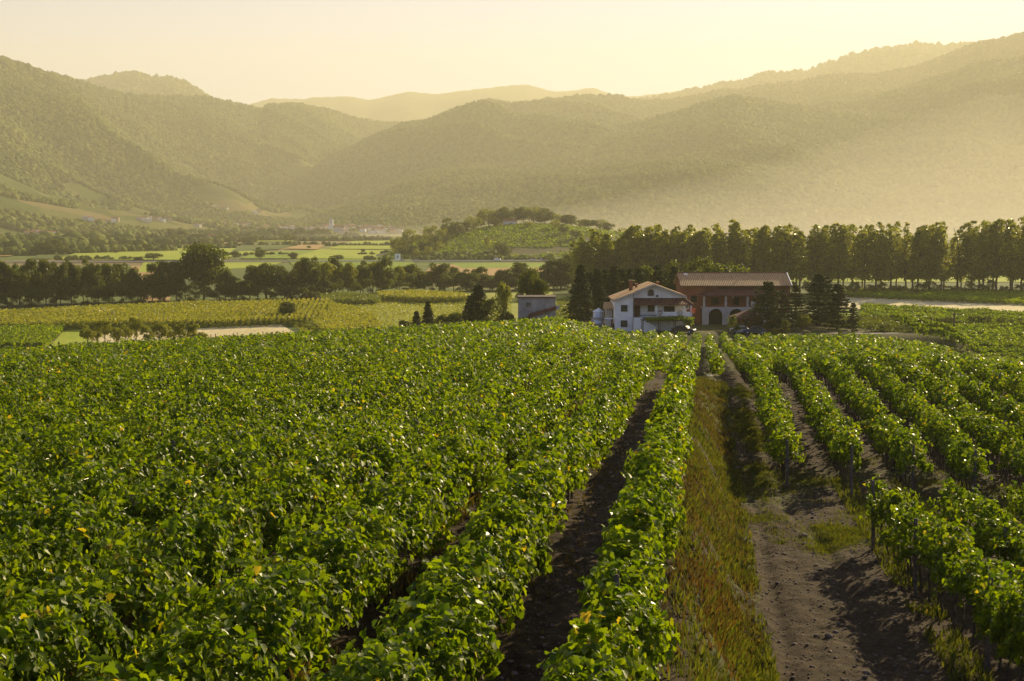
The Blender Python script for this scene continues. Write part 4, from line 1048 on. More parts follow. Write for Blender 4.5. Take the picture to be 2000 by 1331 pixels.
# porch roof: hipped at its right end
X0, X1, XR = H.X(1237.8, 263), H.X(1354, 263), H.X(1336, 265.8); ze, zt = H.Z(595, 262.6), H.Z(582.5, 265.9); yf, yb = 262.5 - 265, 265.97 - 265
pr = MB().add([(X0, yf, ze), (X1, yf, ze), (X1, yb + 6, ze), (XR, yb + 6, zt), (XR, yb, zt), (X0, yb, zt), (X0, yf, ze - .16), (X1, yf, ze - .16), (X1, yb + 6, ze - .16), (X0, yb, ze - .16)],
        [(0, 1, 4, 5), (1, 2, 3, 4), (6, 9, 8, 7), (0, 6, 7, 1), (1, 7, 8, 2), (0, 5, 9, 6)]).build('porch_roof', M_tiled, H.root)
MB().tube([(X1, yf, ze + .06), (XR, yb, zt + .06)], .10, 8).build('hip_ridge', M_tile, pr)  # lighter tile colour paints a highlight along this hip edge
for px in (1282, 1335, 1350):
    H.box('column', px - 1.6, px + 1.6, 594.5, 612, 262.9, 263.25, M_wall)
H.box('balcony', 1252, 1352, 617.5, 620.5, 262.8, 265.98, M_concl)
H.box('balcony_parapet', 1284, 1352, 609.5, 617.3, 262.75, 262.9, M_wall)
H.box('dark_panel', 1238.6, 1250.5, 597, 619, 265.8, 265.95, M_darkred)  # flat dark red panel on the recessed upper wall
H.box('dark_panel', 1297, 1318, 598.5, 617, 265.8, 265.95, M_dark)  # near-black sheet on the wall, painted shade of the open doorway
H.window(1266, 1277, 597, 608, 265.96)
H.window(1213.5, 1224.5, 597, 608, 263.97); H.window(1213.5, 1224.5, 627, 638, 263.97)
H.window(1339, 1344, 595.5, 603, 263.6, M_whitep)
# arched gable window
ax0, ax1, az0, azm = H.X(1265.5, 265.9), H.X(1276.5, 265.9), H.Z(578, 265.9), H.Z(571.5, 265.9); rr_ = (ax1 - ax0) / 2; cx_ = (ax0 + ax1) / 2
arc = [(ax0, az0), (ax1, az0)] + [(cx_ + rr_ * cos(t), azm + rr_ * sin(t)) for t in np.linspace(0, pi, 11)]
arc2 = [(cx_ + (p[0] - cx_) * 1.2, az0 - .1 if p[1] == az0 else azm + (p[1] - azm) * 1.2) for p in arc]
fo = MB().prism(arc2, .90, 1.02).build('window', M_concl, H.root)
MB().prism(arc, .87, .93).build('pane', M_frame, fo)
ac = H.box('air_conditioner', 1281, 1288, 576, 581, 265.5, 265.97, M_whitep, bevel=.04)
MB().lathe([(0.0, -.02), (.22, -.02), (.22, .02), (0, .02)], n=14).build('fan_grille', M_dark, ac).matrix_local = Matrix.Translation(((H.X(1283.6, 265.5)), .48, H.Z(578.5, 265.5))) @ Matrix.Rotation(pi / 2, 4, 'X')
H.box('drainpipe', 1236.8, 1237.8, 573, 645, 263.85, 263.97, M_frame)
for px0, px1, p0, p1, y in ((1228.5, 1235.5, 548.5, 572, 270), (1240.5, 1244.5, 555, 570, 272), (1281.5, 1286.5, 551.5, 558, 274)):
    ch = H.box('chimney', px0, px1, p0, p1, y, y + .7, M_brick)
    H.box('chimney_cap', px0 - .7, px1 + .7, p0 - 1.2, p0 - .1, y - .07, y + .77, M_tile, ch, yr=y)
# stairs in front
H.prism('stair_wall', [(1237.7, 645), (1237.7, 620.8), (1252, 620.8), (1282, 639), (1282, 645)], 262.3, 262.55, M_wall)
st = MB()
for i in range(11):
    xa = H.X(1252 + i * 2.7, 262.8); zt_ = H.Z(621.5 + i * 1.68, 262.8); st.box(xa, xa + .31, 262.57 - 265, 263.6 - 265, -.1, zt_)
st.build('stairs', M_concl, H.root)
M_red = foliage('red_flowers', (.16, .02, .02), (.42, .06, .03), None, trans=.3); M_redd = foliage('dark_red_leaves', (.06, .015, .02), (.14, .03, .03), None, trans=.2)
def flowers(name, px, py, y, rad, mat, label, n=260):
    x, _, z = W(px, py, y); d = rng.standard_normal((n, 3)); d /= np.linalg.norm(d, axis=1, keepdims=True)
    me = card_mesh('flowers', d * rad * rng.uniform(.6, 1, (n, 1)), d + .4 * rng.standard_normal((n, 3)), rng.uniform(.06, .12, n), mat)
    root = empty(name, (x, y, z)); tag(root, label, 'plant'); obj('flowers', me, root)
    MB().lathe([(.02, -rad), (.12, -rad), (.17, -rad * .55), (.15, -rad * .55), (.02, -rad * .6)], n=12).build('pot', M_tile, root)
flowers('flower_pot', 1289, 611, 262.6, .55, M_redd, 'dark red hanging plant on the balcony of the white farmhouse')
flowers('flower_pot', 1354, 607, 262.6, .62, M_red, 'bright orange red flower bush at the right balcony corner')
flowers('flower_pot', 1245, 620, 263.2, .5, M_redd, 'dark red plant at the head of the white stairs')
flowers('flower_pot', 1328, 612, 262.5, .6, M_con, 'dark green plant on the right balcony parapet')
# annex
A = Loc('annex', 1188, 268, 'low beige annex with tiled lean-to roof beside the metal silo', 'shed')
A.box('wall', 1185, 1200.5, 601, 645, 268.5, 274, M_beige); A.box('dark_panel', 1196, 1200, 607, 645, 268.3, 268.45, M_darkred)
ra = MB().slab([(A.X(1177.5, 267), -1.2, A.Z(602, 267)), (A.X(1200.8, 267), -1.2, A.Z(602, 267)), (A.X(1200.8, 267), 6.2, A.Z(589, 274)), (A.X(1184, 267), 6.2, A.Z(591, 274))], .15).build('roof', M_tile, A.root)
# silo
S = Loc('metal_silo', 1169, 270, 'cylindrical galvanised metal silo with white conical top', 'silo')
rs = 11 / FP * 270; hs = S.Z(608.5, 270)
sb = MB().lathe([(rs, 0), (rs, hs * .33), (rs + .03, hs * .335), (rs, hs * .34), (rs, hs * .66), (rs + .03, hs * .665), (rs, hs * .67), (rs, hs)], n=28).build('body', M_steel, S.root, smooth=True)
MB().lathe([(rs + .06, hs - .05), (rs + .06, hs + .05), (.22, hs + .5), (.2, hs + .62), (0, hs + .66)], n=28).build('roof', M_whitep, S.root, smooth=True)
MB().box(-rs - .28, -rs + .02, -.25, .25, hs * .45, hs * .6).build('hatch', M_steel, S.root)
# tractor
def wheel(b, cx, cy, r, w):
    return b
def wheels(root, spec, parts=('tyre', 'rim')):
    for cx, cy, r, w in spec:
        wh = MB().lathe([(r * .55, -w / 2), (r * .93, -w / 2), (r, -w / 3), (r, w / 3), (r * .93, w / 2), (r * .55, w / 2), (r * .55, -w / 2)], n=20).build('wheel', M_rub, root, smooth=False)
        wh.location = (cx, cy, r); wh.rotation_euler = (pi / 2, 0, 0)
        MB().lathe([(0, -w * .3), (r * .3, -w * .34), (r * .56, -w * .28), (r * .56, w * .28), (r * .3, w * .34), (0, w * .3)], n=14).build('rim', M_steel, wh)
x, y, z = at(1190, 266); T_ = empty('tractor', (x, 266, YG), R(70)); tag(T_, 'small red tractor with white cab roof parked beside the silo', 'tractor')
MB().prism([(.1, .7), (1.7, .65), (1.75, 1.25), (1.55, 1.35), (.1, 1.45)], -.35, .35).build('hood', M_redp, T_, bevel=.05)
cabp = MB().prism([(-1.1, .9), (.1, .9), (.2, 1.45), (.05, 2.25), (-1.0, 2.25)], -.6, .6).build('cab', M_glass, T_, bevel=.03)
MB().box(-1.2, .2, -.75, .75, 2.26, 2.42).build('cab_roof', M_whitep, T_, bevel=.06)
for sy in (-1, 1): MB().prism([(-1.45, .95), (-.9, 1.5), (-.35, 1.45), (-.1, .9), (-.3, .95), (-.45, 1.3), (-.9, 1.38), (-1.3, .95)], min(sy * .62, sy * .98), max(sy * .62, sy * .98)).build('mudguard', M_redp, T_)
wheels(T_, [(-.75, -.8, .72, .36), (-.75, .8, .72, .36), (1.3, -.65, .42, .24), (1.3, .65, .42, .24)])
# pergola vine in front of the house
Pg = Loc('pergola', 1310, 261, 'vine covered pergola in front of the white farmhouse', 'pergola')
for px in (1255, 1288, 1318, 1346):
    for yy2 in (259.6, 262.2): MB().box(Pg.X(px, 261) - .06, Pg.X(px, 261) + .06, yy2 - 261 - .06, yy2 - 261 + .06, -.1, 2.35).build('post', M_frame, Pg.root)
for yy2 in (259.6, 262.2): MB().box(Pg.X(1252, 261), Pg.X(1350, 261), yy2 - 261 - .05, yy2 - 261 + .05, 2.35, 2.47).build('beam', M_frame, Pg.root)
n = 3600; px_ = rng.uniform(1262, 1352, n); f_ = np.clip((px_ - 1262) / 90, 0, 1)
Pp = np.stack([(px_ - 1000) / FP * 262.5 - Pg.o[0], rng.uniform(-1.7, 1.5, n), 2.5 + rng.normal(0, .16, n) + .5 * f_ * rng.random(n) - .9 * (f_ > .8) * rng.random(n)], -1)
Nn = rng.standard_normal((n, 3)); Nn[:, 2] = np.abs(Nn[:, 2]) + .5
obj('vine_cover', card_mesh('vine_cover', Pp, Nn, rng.uniform(.14, .3, n), M_vinef), Pg.root)

# brick farmhouse
B = Loc('brick_farmhouse', 1435, 284, 'long unfinished red brick farmhouse with terracotta roof, loggia and arches', 'house')
B.box('wall', 1330, 1543, 558, 645, 284, 293, M_brick, yr=284)
xl, xr = B.X(1327.5, 283), B.X(1546, 283); xl2, xr2 = B.X(1327.5, 283) , B.X(1541.5, 288.5)
ze, zr_ = B.Z(558, 283), B.Z(533.5, 288.5)
MB().slab([(xl, -1.1, ze), (xr, -1.1, ze), (xr, 4.5, zr_), (xl, 4.5, zr_)], .22).build('roof', M_tile, B.root)
MB().slab([(xl, 4.52, zr_), (xr, 4.52, zr_), (xr, 10.1, ze), (xl, 10.1, ze)], .22).build('roof', M_tile, B.root)
MB().tube([(xl, 4.5, zr_ + .02), (xr, 4.5, zr_ + .02)], .13, 8).build('roof_ridge', M_tiled, B.root)
MB().tube([(xr, -1.1, ze + .06), (xr, 4.5, zr_ + .06)], .10, 6).build('verge_tiles', M_whitep, B.root)  # right rake coloured white to paint its sunlit highlight
MB().tube([(xl, -1.1, ze + .06), (xl, 4.5, zr_ + .06)], .10, 6).build('verge_tiles', M_tiled, B.root)
MB().tube([(xl, -1.2, ze - .1), (xr, -1.2, ze - .1)], .09, 8).build('gutter', M_frame, B.root)
MB().prism([(xl + .35, 0), (xl + .36, 0)] and [(0, 0), (0, 0), (0, 0)], 0, 1) if False else None
for xe in (B.X(1330, 284) + .02, B.X(1543, 284) - .27):
    MB().add([(xe, .02, ze - .35), (xe + .25, .02, ze - .35), (xe + .25, 8.98, ze - .35), (xe, 8.98, ze - .35), (xe, 4.5, zr_ - .3), (xe + .25, 4.5, zr_ - .3)],
             [(0, 1, 5, 4), (2, 3, 4, 5), (0, 4, 3), (1, 2, 5)]).build('gable', M_brick, B.root)
B.box('skylight', 1335, 1341.5, 534.5, 537.5, 287.4, 288.2, M_whitep, yr=288)
ch = B.box('chimney', 1452.5, 1455, 533, 538, 288, 288.5, M_frame, yr=288)
for a, c2, e, f in ((1349.5, 1361, 577.5, 590.5), (1514, 1522, 576, 585)): B.window(a, c2, e, f, 283.97, M_brick, False, True)
for a, c2 in ((1389, 1402.5), (1431, 1443.5), (1472, 1484)): B.window(a, c2, 581, 596, 283.97, M_brick, False, True)
# loggia: arcade wall, floor band, columns, hipped roof
def arcade(L, x0, x1, ztop, arches, zs, y0, y1, mat):
    pts = [(x0, -.1)]
    for c, r in arches:
        pts += [(c - r, -.1)] + [(c - r * cos(t), zs + r * sin(t)) for t in np.linspace(0, pi, 13)] + [(c + r, -.1)]
    pts += [(x1, -.1), (x1, ztop), (x0, ztop)]
    return MB().prism(pts, y0, y1).build('arcade_wall', mat, L.root)
gy = 280.5
X = lambda p: B.X(p, gy); zb = B.Z(600.5, gy)
arcade(B, X(1372), X(1502), zb, [(X(1398), X(1398) - X(1384.5)), (X(1438.5), X(1438.5) - X(1425)), (X(1478), X(1478) - X(1464.5))], B.Z(617, gy), gy - 284, gy - 284 + .5, M_concl)
B.box('loggia_floor', 1372.3, 1501.7, 600.8, 602.5, gy + .52, 283.95, M_concl, yr=gy)
B.box('arch_shade_panel', 1372.3, 1501.7, 605, 645, 282.6, 283.0, M_dark, yr=gy)  # added near-black sheet, paints the shade behind the arches
B.box('balcony_parapet', 1378, 1500, 597.8, 600.4, gy + .1, gy + .3, M_brick, yr=gy)
for px in (1375.5, 1418, 1460.5, 1498): B.box('column', px - 1.9, px + 1.9, 577.8, 600.3, gy + .05, gy + .45, M_concl, yr=gy)
ze2, zt2 = B.Z(577.5, 280), B.Z(561.5, 283.9)
xa, xb_, xc, xd = B.X(1367.5, 280), B.X(1507, 280), B.X(1406, 283.9), B.X(1476, 283.9)
pr = MB().add([(xa, -4.1, ze2), (xb_, -4.1, ze2), (xb_, -.06, ze2), (xd, -.06, zt2), (xc, -.06, zt2), (xa, -.06, ze2), (xa, -4.1, ze2 - .18), (xb_, -4.1, ze2 - .18), (xb_, -.06, ze2 - .18), (xa, -.06, ze2 - .18)],
        [(0, 1, 3, 4), (1, 2, 3), (0, 4, 5), (6, 9, 8, 7), (0, 6, 7, 1), (1, 7, 8, 2), (0, 5, 9, 6)]).build('loggia_roof', M_tiled, B.root)
MB().tube([(xa, -4.1, ze2 + .05), (xc, -.1, zt2 + .05)], .09, 6).build('hip_ridge', M_tiled, pr); MB().tube([(xb_, -4.1, ze2 + .05), (xd, -.1, zt2 + .05)], .09, 6).build('hip_ridge', M_tiled, pr)
x, _, z = W(1431.5, 580.5, 282.5)
lm = MB().lathe([(0, -.2), (.12, -.17), (.2, 0), (.12, .17), (0, .2)], n=12).build('globe', M_whitep, B.root, smooth=True); lm.location = (x - B.o[0], -1.5, z - B.o[2])
wpn = B.box('notice_panel', 1467, 1475.5, 589, 599, 283.0, 283.06, M_whitep, yr=283)
# outbuilding
O = Loc('outbuilding', 1458, 266, 'small low brick outbuilding with pyramid tile roof behind the cedar', 'shed')
O.box('wall', 1441, 1488, 621.5, 645, 264, 269, M_brick); O.window(1452, 1460, 626, 634, 263.97, M_frame, True, True)
ze3, zt3 = O.Z(622.5, 263.2), O.Z(603.5, 266.5); q0, q1, qc = O.X(1433.5, 263.2), O.X(1492, 263.2), O.X(1465, 266.5)
MB().add([(q0, -2.8, ze3), (q1, -2.8, ze3), (q1, 3.8, ze3), (q0, 3.8, ze3), (qc, .5, zt3), (q0, -2.8, ze3 - .15), (q1, -2.8, ze3 - .15), (q1, 3.8, ze3 - .15), (q0, 3.8, ze3 - .15)],
         [(0, 1, 4), (1, 2, 4), (2, 3, 4), (3, 0, 4), (8, 7, 6, 5), (0, 5, 6, 1), (1, 6, 7, 2), (2, 7, 8, 3), (3, 8, 5, 0)]).build('roof', M_tiled, O.root)
MB().tube([(q1, -2.8, ze3 + .05), (qc, .5, zt3 + .05)], .09, 6).build('hip_ridge', M_concl, O.root)
# grey barn
K = Loc('grey_barn', 1048, 288, 'grey stained concrete barn with a flat dark roof and slanting lean-to', 'barn')
ZK = zpx(582.5, 288) - YG
K.box('wall', 1012, 1084.5, 582.8, 645, 288, 294, M_conc)
K.box('roof', 1010.5, 1086.5, 580, 582.6, 287.6, 294.4, M_frame)
wi = K.window(1028, 1035.5, 591.5, 599.5, 287.97, M_conc, True)
K.prism('lean_to_wall', [(1038.5, 645), (1085.5, 645), (1085.5, 605), (1038.5, 617.5)], 285.6, 287.96, M_conc, yr=286)
xa, xb_ = K.X(1032, 285), K.X(1086.5, 285); za, zb_ = K.Z(615.2, 285), K.Z(599.2, 285)
MB().slab([(xa, -3.0, za), (xb_, -3.0, zb_), (xb_, -.05, zb_), (xa, -.05, za)], .55).build('lean_to_roof', M_tiled, K.root)
MB().box(K.X(1086.8, 285), K.X(1092.5, 285), -2.8, -1.2, K.Z(605.5, 285), K.Z(598, 285)).build('chimney', M_concl, K.root)
K.box('dark_panel', 1013.5, 1037, 624, 645, 287.85, 287.97, M_dark)  # near-black sheet paints the shade in the open barn bay
MB().slab([(K.X(1011, 285), -2.4, K.Z(625.5, 285)), (K.X(1038, 285), -2.4, K.Z(618.5, 285)), (K.X(1038, 285), -.05, K.Z(618, 285)), (K.X(1011, 285), -.05, K.Z(624.8, 285))], .3).build('lean_to_roof', M_frame, K.root)

# farmyard surfaces
def sheet(name, pts, mat, off, z=None):
    V = [(x, y, (z if z is not None else Gs(x, y)) + off) for x, y in pts]; me = bpy.data.meshes.new(name); me.from_pydata(V, [], [tuple(range(len(V)))]); me.materials.append(mat); tag(obj(name, me), kind='structure')
sheet('farmyard', [(13.5, 259), (46, 259), (60, 258), (61, 262), (58, 266), (52, 283.5), (13.5, 283.5)], M_yard, .03, YG)
sheet('road', [(59, 260.2), (59, 258.8), (67, 258.8), (71, 260), (71, 261), (66, 260.2)], M_yard, .08, YG)
# cars
CARM = {k: simple('car_paint_' + k, c, .28, .03, 1, spec=.7) for k, c in {'black': (.02, .02, .022), 'silver': (.42, .43, .44), 'blue': (.02, .03, .06), 'white': (.75, .75, .74), 'red': (.4, .04, .03)}.items()}
M_lampr = simple('red_lens', (.4, .02, .02), .2); M_lampw = simple('clear_lens', (.8, .8, .75), .1)
def car(x, y, z, rz, paint, label, cat='car', name='parked_car', van=False, group=None):
    root = empty(name, (x, y, z), rz); tag(root, label, cat, group)
    L_ = 2.1
    if van: body = [(-2.3, .35), (2.3, .35), (2.35, .9), (1.9, 1.15), (1.3, 1.9), (-2.25, 1.95), (-2.35, .8)]; gl = [(1.2, 1.15), (1.72, 1.16), (1.22, 1.75), (.4, 1.75), (.4, 1.15)]
    else: body = [(-L_, .32), (L_, .32), (L_ + .05, .62), (L_ - .1, .8), (1.05, .92), (.45, 1.38), (-.9, 1.42), (-1.6, 1.0), (-L_ - .02, .92), (-L_ - .05, .5)]; gl = [(.95, .93), (.42, 1.32), (-.85, 1.35), (-1.45, 1.0), (-1.4, .93)]
    MB().prism(body, -.84, .84).build('body', CARM[paint], root, bevel=.07)
    MB().prism(gl, -.86, .86).build('side_windows', M_glass, root)
    if not van: MB().prism([(1.06, .90), (.47, 1.36), (.44, 1.33), (1.0, .90)], -.72, .72).build('windscreen', M_glass, root)
    wheels(root, [(-1.3, -.78, .32, .2), (-1.3, .78, .32, .2), (1.3, -.78, .32, .2), (1.3, .78, .32, .2)])
    for sy in (-.6, .6):
        MB().box(L_ - .02, L_ + .08, sy - .16, sy + .16, .6, .74).build('headlight', M_lampw, root, bevel=.02)
        MB().box(-L_ - .08, -L_ + .02, sy - .14, sy + .14, .68, .84).build('tail_light', M_lampr, root, bevel=.02)
def yardx(px, y): return (px - 1000) / FP * (y * cos(PIT) + 20 * sin(PIT))
car(yardx(1336, 260.4), 260.4, YG + .03, R(-25), 'black', 'black car parked at the foot of the pergola')
car(yardx(1449, 259.5), 259.5, YG + .03, R(8), 'silver', 'silver car parked before the brick farmhouse')
car(yardx(1474, 258.6), 258.6, YG + .03, R(172), 'blue', 'dark blue car parked right of the silver car')
# highway with barrier, traffic and billboard
def hw(px0, y0, px1, y1, wdt, off, mat, name='highway'):
    a = ((px0 - 1000) / FP * y0, y0); b = ((px1 - 1000) / FP * y1, y1); return [a, b]
sheet('highway', [(-330, 925), (-120, 944), (60, 962), (420, 985), (420, 1000), (60, 977), (-120, 959), (-330, 940)], M_tarnish, .45, PL)
gr = empty('guard_rail', (-100, 942, PL + .45)); tag(gr, 'long grey guard rail along the near side of the highway', 'guard rail')
b = MB()
for (xa, ya), (xb2, yb2) in (((-330, 924), (-120, 943)), ((-120, 943), (60, 961)), ((60, 961), (420, 984))):
    b.tube([(xa + 100, ya - 942, .7), (xb2 + 100, yb2 - 942, .7)], .18, 6)
b.build('rail', M_steel, gr)
b = MB()
for i in range(-330, 420, 5):
    ya = float(np.interp(i, [-330, -120, 60, 420], [924, 943, 961, 984])); b.box(i + 100 - .07, i + 100 + .07, ya - 942 - .07, ya - 942 + .07, 0, .75)
tag(b.build('rail_posts', M_steel, gr), kind='stuff')
for i, (px, pt, nm, lab) in enumerate([(972, 'white', True, 'white van on the highway, leftmost vehicle below the hill'), (1041, 'white', False, 'white car glinting on the highway below the hill'), (1063, 'white', True, 'white van on the highway just left of the poplars'), (815, 'silver', False, 'silver car on the highway right of the billboard'), (788, 'silver', False, 'pale car near the billboard on the highway')]):
    x = (px - 1000) / FP * 962; yv = float(np.interp(x, [-330, -120, 60, 420], [930, 949, 967, 990]))
    car(x, yv, PL + .46, R(5), pt, lab, 'van' if nm else 'car', 'van' if nm else 'car', nm, 'vehicles on the highway')
x = (777 - 1000) / FP * 985; bb = empty('billboard', (x, 985, PL)); tag(bb, 'white square billboard beside the highway', 'billboard')
zc = zpx(502, 985) - PL
MB().box(-2.0, 2.0, -.08, .08, zc - 2.1, zc + 2.1).build('panel', M_whitep, bb)
MB().box(-.6, .6, -.11, -.082, zc - .8, zc + .9).build('emblem', M_conc, bb)
for sx in (-1.5, 1.5): MB().tube([(sx, .2, -.1), (sx, .2, zc)], .12, 8).build('leg', M_steel, bb)
# utility poles
for px, pt, y, lab in ((1860, 611, 300, 'dark wooden utility pole standing alone in the low vineyards at right'),):
    x = (px - 1000) / FP * (y + 2); h = zpx(pt, y) - Gs(x, y); up = empty('utility_pole', (x, y, Gs(x, y))); tag(up, lab, 'pole')
    MB().tube([(0, 0, -.3), (0, 0, h * .5), (0, 0, h)], [.2, .18, .15], 8).build('shaft', M_frame, up)
    MB().box(-.35, .35, -.08, .08, h - .5, h - .35).build('crossarm', M_frame, up)
    for sx in (-.3, .3): MB().lathe([(0, 0), (.06, 0), (.08, .1), (0, .16)], n=8).build('insulator', M_conc, up).location = (sx, 0, h - .35)
# a scrap of pale board on the path
x, y, z = at(1381, 128)
tag(MB().box(-.7, .7, -.25, .25, 0, .05).build('board', M_whitep, bevel=.01), 'small pale board lying on the cross path', 'board'); bpy.data.objects['board'].location = (x, y, z + .01)

# ------------------------------------------------------------------ far villages
M_hw = [simple('village_wall', (.62, .58, .50), .9, .1), simple('village_wall_white', (.8, .78, .74), .9, .05), simple('village_wall_ochre', (.5, .38, .24), .9, .1)]
M_hr = [simple('village_roof', (.30, .13, .07), .9, .15), simple('village_roof_brown', (.2, .12, .08), .9, .15), simple('village_roof_grey', (.35, .33, .3), .9, .1)]
def house_mesh(i):
    r = random.Random(i); w, d, h, rh = r.uniform(4.5, 8), r.uniform(4, 5.5), r.uniform(4.5, 7), r.uniform(1.6, 2.6)
    a = MB().box(-w, w, -d, d, -2, h); b = MB()
    b.add([(-w - .5, -d - .5, h + .02), (w + .5, -d - .5, h + .02), (w + .5, d + .5, h + .02), (-w - .5, d + .5, h + .02), (-w - .5, 0, h + rh), (w + .5, 0, h + rh)], [(0, 1, 5, 4), (2, 3, 4, 5), (0, 4, 3), (1, 2, 5), (3, 2, 1, 0)])
    c = MB()
    for zz in (1.2, 4.0):
        if zz + 1.3 > h: continue
        for xx in np.arange(-w + 1.2, w - 1.5, 2.8): c.box(xx, xx + 1.0, -d - .06, -d + .02, zz, zz + 1.3)
    out = []
    for nm, mb, mt in (('wall', a, M_hw[i % 3]), ('roof', b, M_hr[0 if i % 4 else 2])):
        me = bpy.data.meshes.new(nm); me.from_pydata(mb.V, [], mb.F); me.materials.append(mt); out.append((nm, me))
    return out
HM = [house_mesh(i) for i in range(8)]
vn = [0]
def vhouse(x, y, z, label, group, sc=1.0):
    root = empty('village_house', (x, y, z), random.uniform(-.9, .9)); tag(root, label, 'house', group); root.scale = (sc, sc, sc)
    for nm, me in HM[vn[0] % 8]: obj(nm, me, root)
    vn[0] += 1
for px0, px1, y0, y1, n, lab in [(632, 790, 2650, 3350, 88, '%s tiny house from the left in the hazy village beside the church tower'), (500, 640, 2450, 3000, 34, '%s tiny house from the left in the village left of the church tower')]:
    for i, px in enumerate(sorted(random.uniform(px0, px1) for _ in range(n))):
        y = random.uniform(y0, y1); x = (px - 1000) / FP * y; vhouse(x, y, Gs(x, y), lab % ordinal(i + 1), lab.replace('%s tiny house from the left', 'houses'), 1.0)
def on_left(px, py):
    v = np.linspace(0, .7, 400); x, y, z = S_left(np.full(400, float(px)), v)
    k = (665.5 - py) / FP; zr = y * (-sin(PIT) + k * cos(PIT)) / (cos(PIT) + k * sin(PIT))
    i = int(np.argmax(z >= zr)); return x[i], y[i], z[i]
for clus, lab in [([(62, 460), (72, 458), (80, 461), (95, 457), (104, 462), (88, 464)], 'house in the leftmost foothill hamlet'),
                  ([(172, 430), (180, 432), (198, 435), (222, 436), (228, 433), (214, 437)], 'house in the small scattered foothill hamlet'),
                  ([(278, 431), (286, 432), (294, 430), (302, 431), (312, 430), (320, 434), (330, 432), (290, 435)], 'house in the middle foothill roof cluster'),
                  ([(360, 420), (366, 417), (420, 407), (426, 410), (436, 408), (444, 411), (500, 417), (508, 415)], 'house high among the trees of the foothill'),
                  ([(388, 444), (400, 442), (412, 440), (428, 441), (436, 438), (446, 444), (462, 442), (474, 443), (484, 441), (520, 438), (532, 436), (545, 440), (560, 434), (572, 437)], 'house in the long village row below the left hills')]:
    for i, (px, py) in enumerate(sorted(clus)):
        x, y, z = on_left(px, py); vhouse(x, y, z, '%s %s' % (ordinal(i + 1), lab.replace('house', 'house from the left', 1)), lab.replace('house in', 'houses in').replace('house high', 'houses high'), .95)
x, y = -640 / FP * 1900, 1900; vhouse(x, y, Gs(x, y), 'larger white house with a red roof standing alone before the left hills', 'lone houses of the valley', 1.2)
x, y = -585 / FP * 1950, 1950; vhouse(x, y, Gs(x, y), 'pale house standing alone right of the larger white house before the hills', 'lone houses of the valley', 1.0)
x, y = (996 - 1000) / FP * 1228, 1228; vhouse(x, y, Gs(x, y) - .5, 'house with a reddish wall among the trees on top of the middle hill', 'lone houses of the valley', .8)
x, y = (1203 - 1000) / FP * 1500, 1500; vhouse(x, y, Gs(x, y) + 1, 'hazy pink house seen just above the left end of the poplars', 'lone houses of the valley', 1.3)
# church
x, y = (648 - 1000) / FP * 2780, 2780; z = Gs(x, y); Cn = empty('church', (x, y, z)); tag(Cn, 'village church with a tall pale bell tower', 'church')
ht = zpx(431, y) - z
tw = MB().box(-3.8, 3.8, -3.8, 3.8, -2, ht).build('tower', M_hw[1], Cn); MB().box(-4.2, 4.2, -4.2, 4.2, ht * .72, ht * .75).build('cornice', M_hw[0], tw)
MB().box(-1.0, 1.0, -3.9, -3.7, ht * .80, ht * .93).build('belfry_opening', M_dark, tw)
MB().add([(-4.2, -4.2, ht + .02), (4.2, -4.2, ht + .02), (4.2, 4.2, ht + .02), (-4.2, 4.2, ht + .02), (0, 0, ht + 7)], [(0, 1, 4), (1, 2, 4), (2, 3, 4), (3, 0, 4), (3, 2, 1, 0)]).build('spire', M_hr[2], tw)
MB().box(4.2, 26, -6, 6, -2, 9).build('nave', M_hw[0], Cn)
MB().add([(4.2, -6.5, 9.02), (26.5, -6.5, 9.02), (26.5, 6.5, 9.02), (4.2, 6.5, 9.02), (4.2, 0, 14), (26.5, 0, 14)], [(0, 1, 5, 4), (2, 3, 4, 5), (0, 4, 3), (1, 2, 5), (3, 2, 1, 0)]).build('nave_roof', M_hr[0], Cn)

# ------------------------------------------------------------------ grass, weeds and stones near the camera
M_grass = foliage('grass_blades', (.035, .052, .010), (.115, .13, .024), (.20, .15, .05), trans=.4, rough=.6, spec=.2)
M_dry = foliage('dry_grass', (.060, .048, .020), (.15, .12, .05), (.17, .11, .04), trans=.25, rough=.7, spec=.1)
def blades(name, x, y, h, mat, label, w=.12):
    n = len(x); z = G(x, y); a = rng.random(n) * 6.28; lean = rng.normal(0, .35, (n, 2)) * h[:, None]
    wd = h * w * rng.uniform(.6, 1.4, n)
    V = np.empty((n, 4, 3)); dx, dy = np.cos(a) * wd, np.sin(a) * wd
    V[:, 0] = np.stack([x - dx, y - dy, z - .02], -1); V[:, 1] = np.stack([x + dx, y + dy, z - .02], -1)
    V[:, 2] = np.stack([x + dx * .6 + lean[:, 0] * .5, y + dy * .6 + lean[:, 1] * .5, z + h * .6], -1); V[:, 3] = np.stack([x + lean[:, 0], y + lean[:, 1], z + h], -1)
    tag(obj(name, npmesh(name, V, np.arange(n * 4).reshape(n, 4), np.full(n, 4), mat, False, rng.random(n))), label, kind='stuff')
def scatter(n, yr, ur, f):
    y = rng.uniform(yr[0] ** .5, yr[1] ** .5, n) ** 2; u = rng.uniform(*ur, n); x = u + SK * y; k = f(u, y, x) & (np.abs(x / y) < .5); return x[k], y[k]
x, y = scatter(230000, (14, 105), (-.6, 1.7), lambda u, y, x: N1.fbm(x * .8, y * .45, 3) + .65 * rng.standard_normal(len(x)) > .7 - .35 * np.exp(-((u - 1.4) / .4) ** 2)); blades('bank_grass', x, y, .04 + .22 * rng.random(len(x)) ** 2.2, M_grass, 'green and dry grass on the bank')
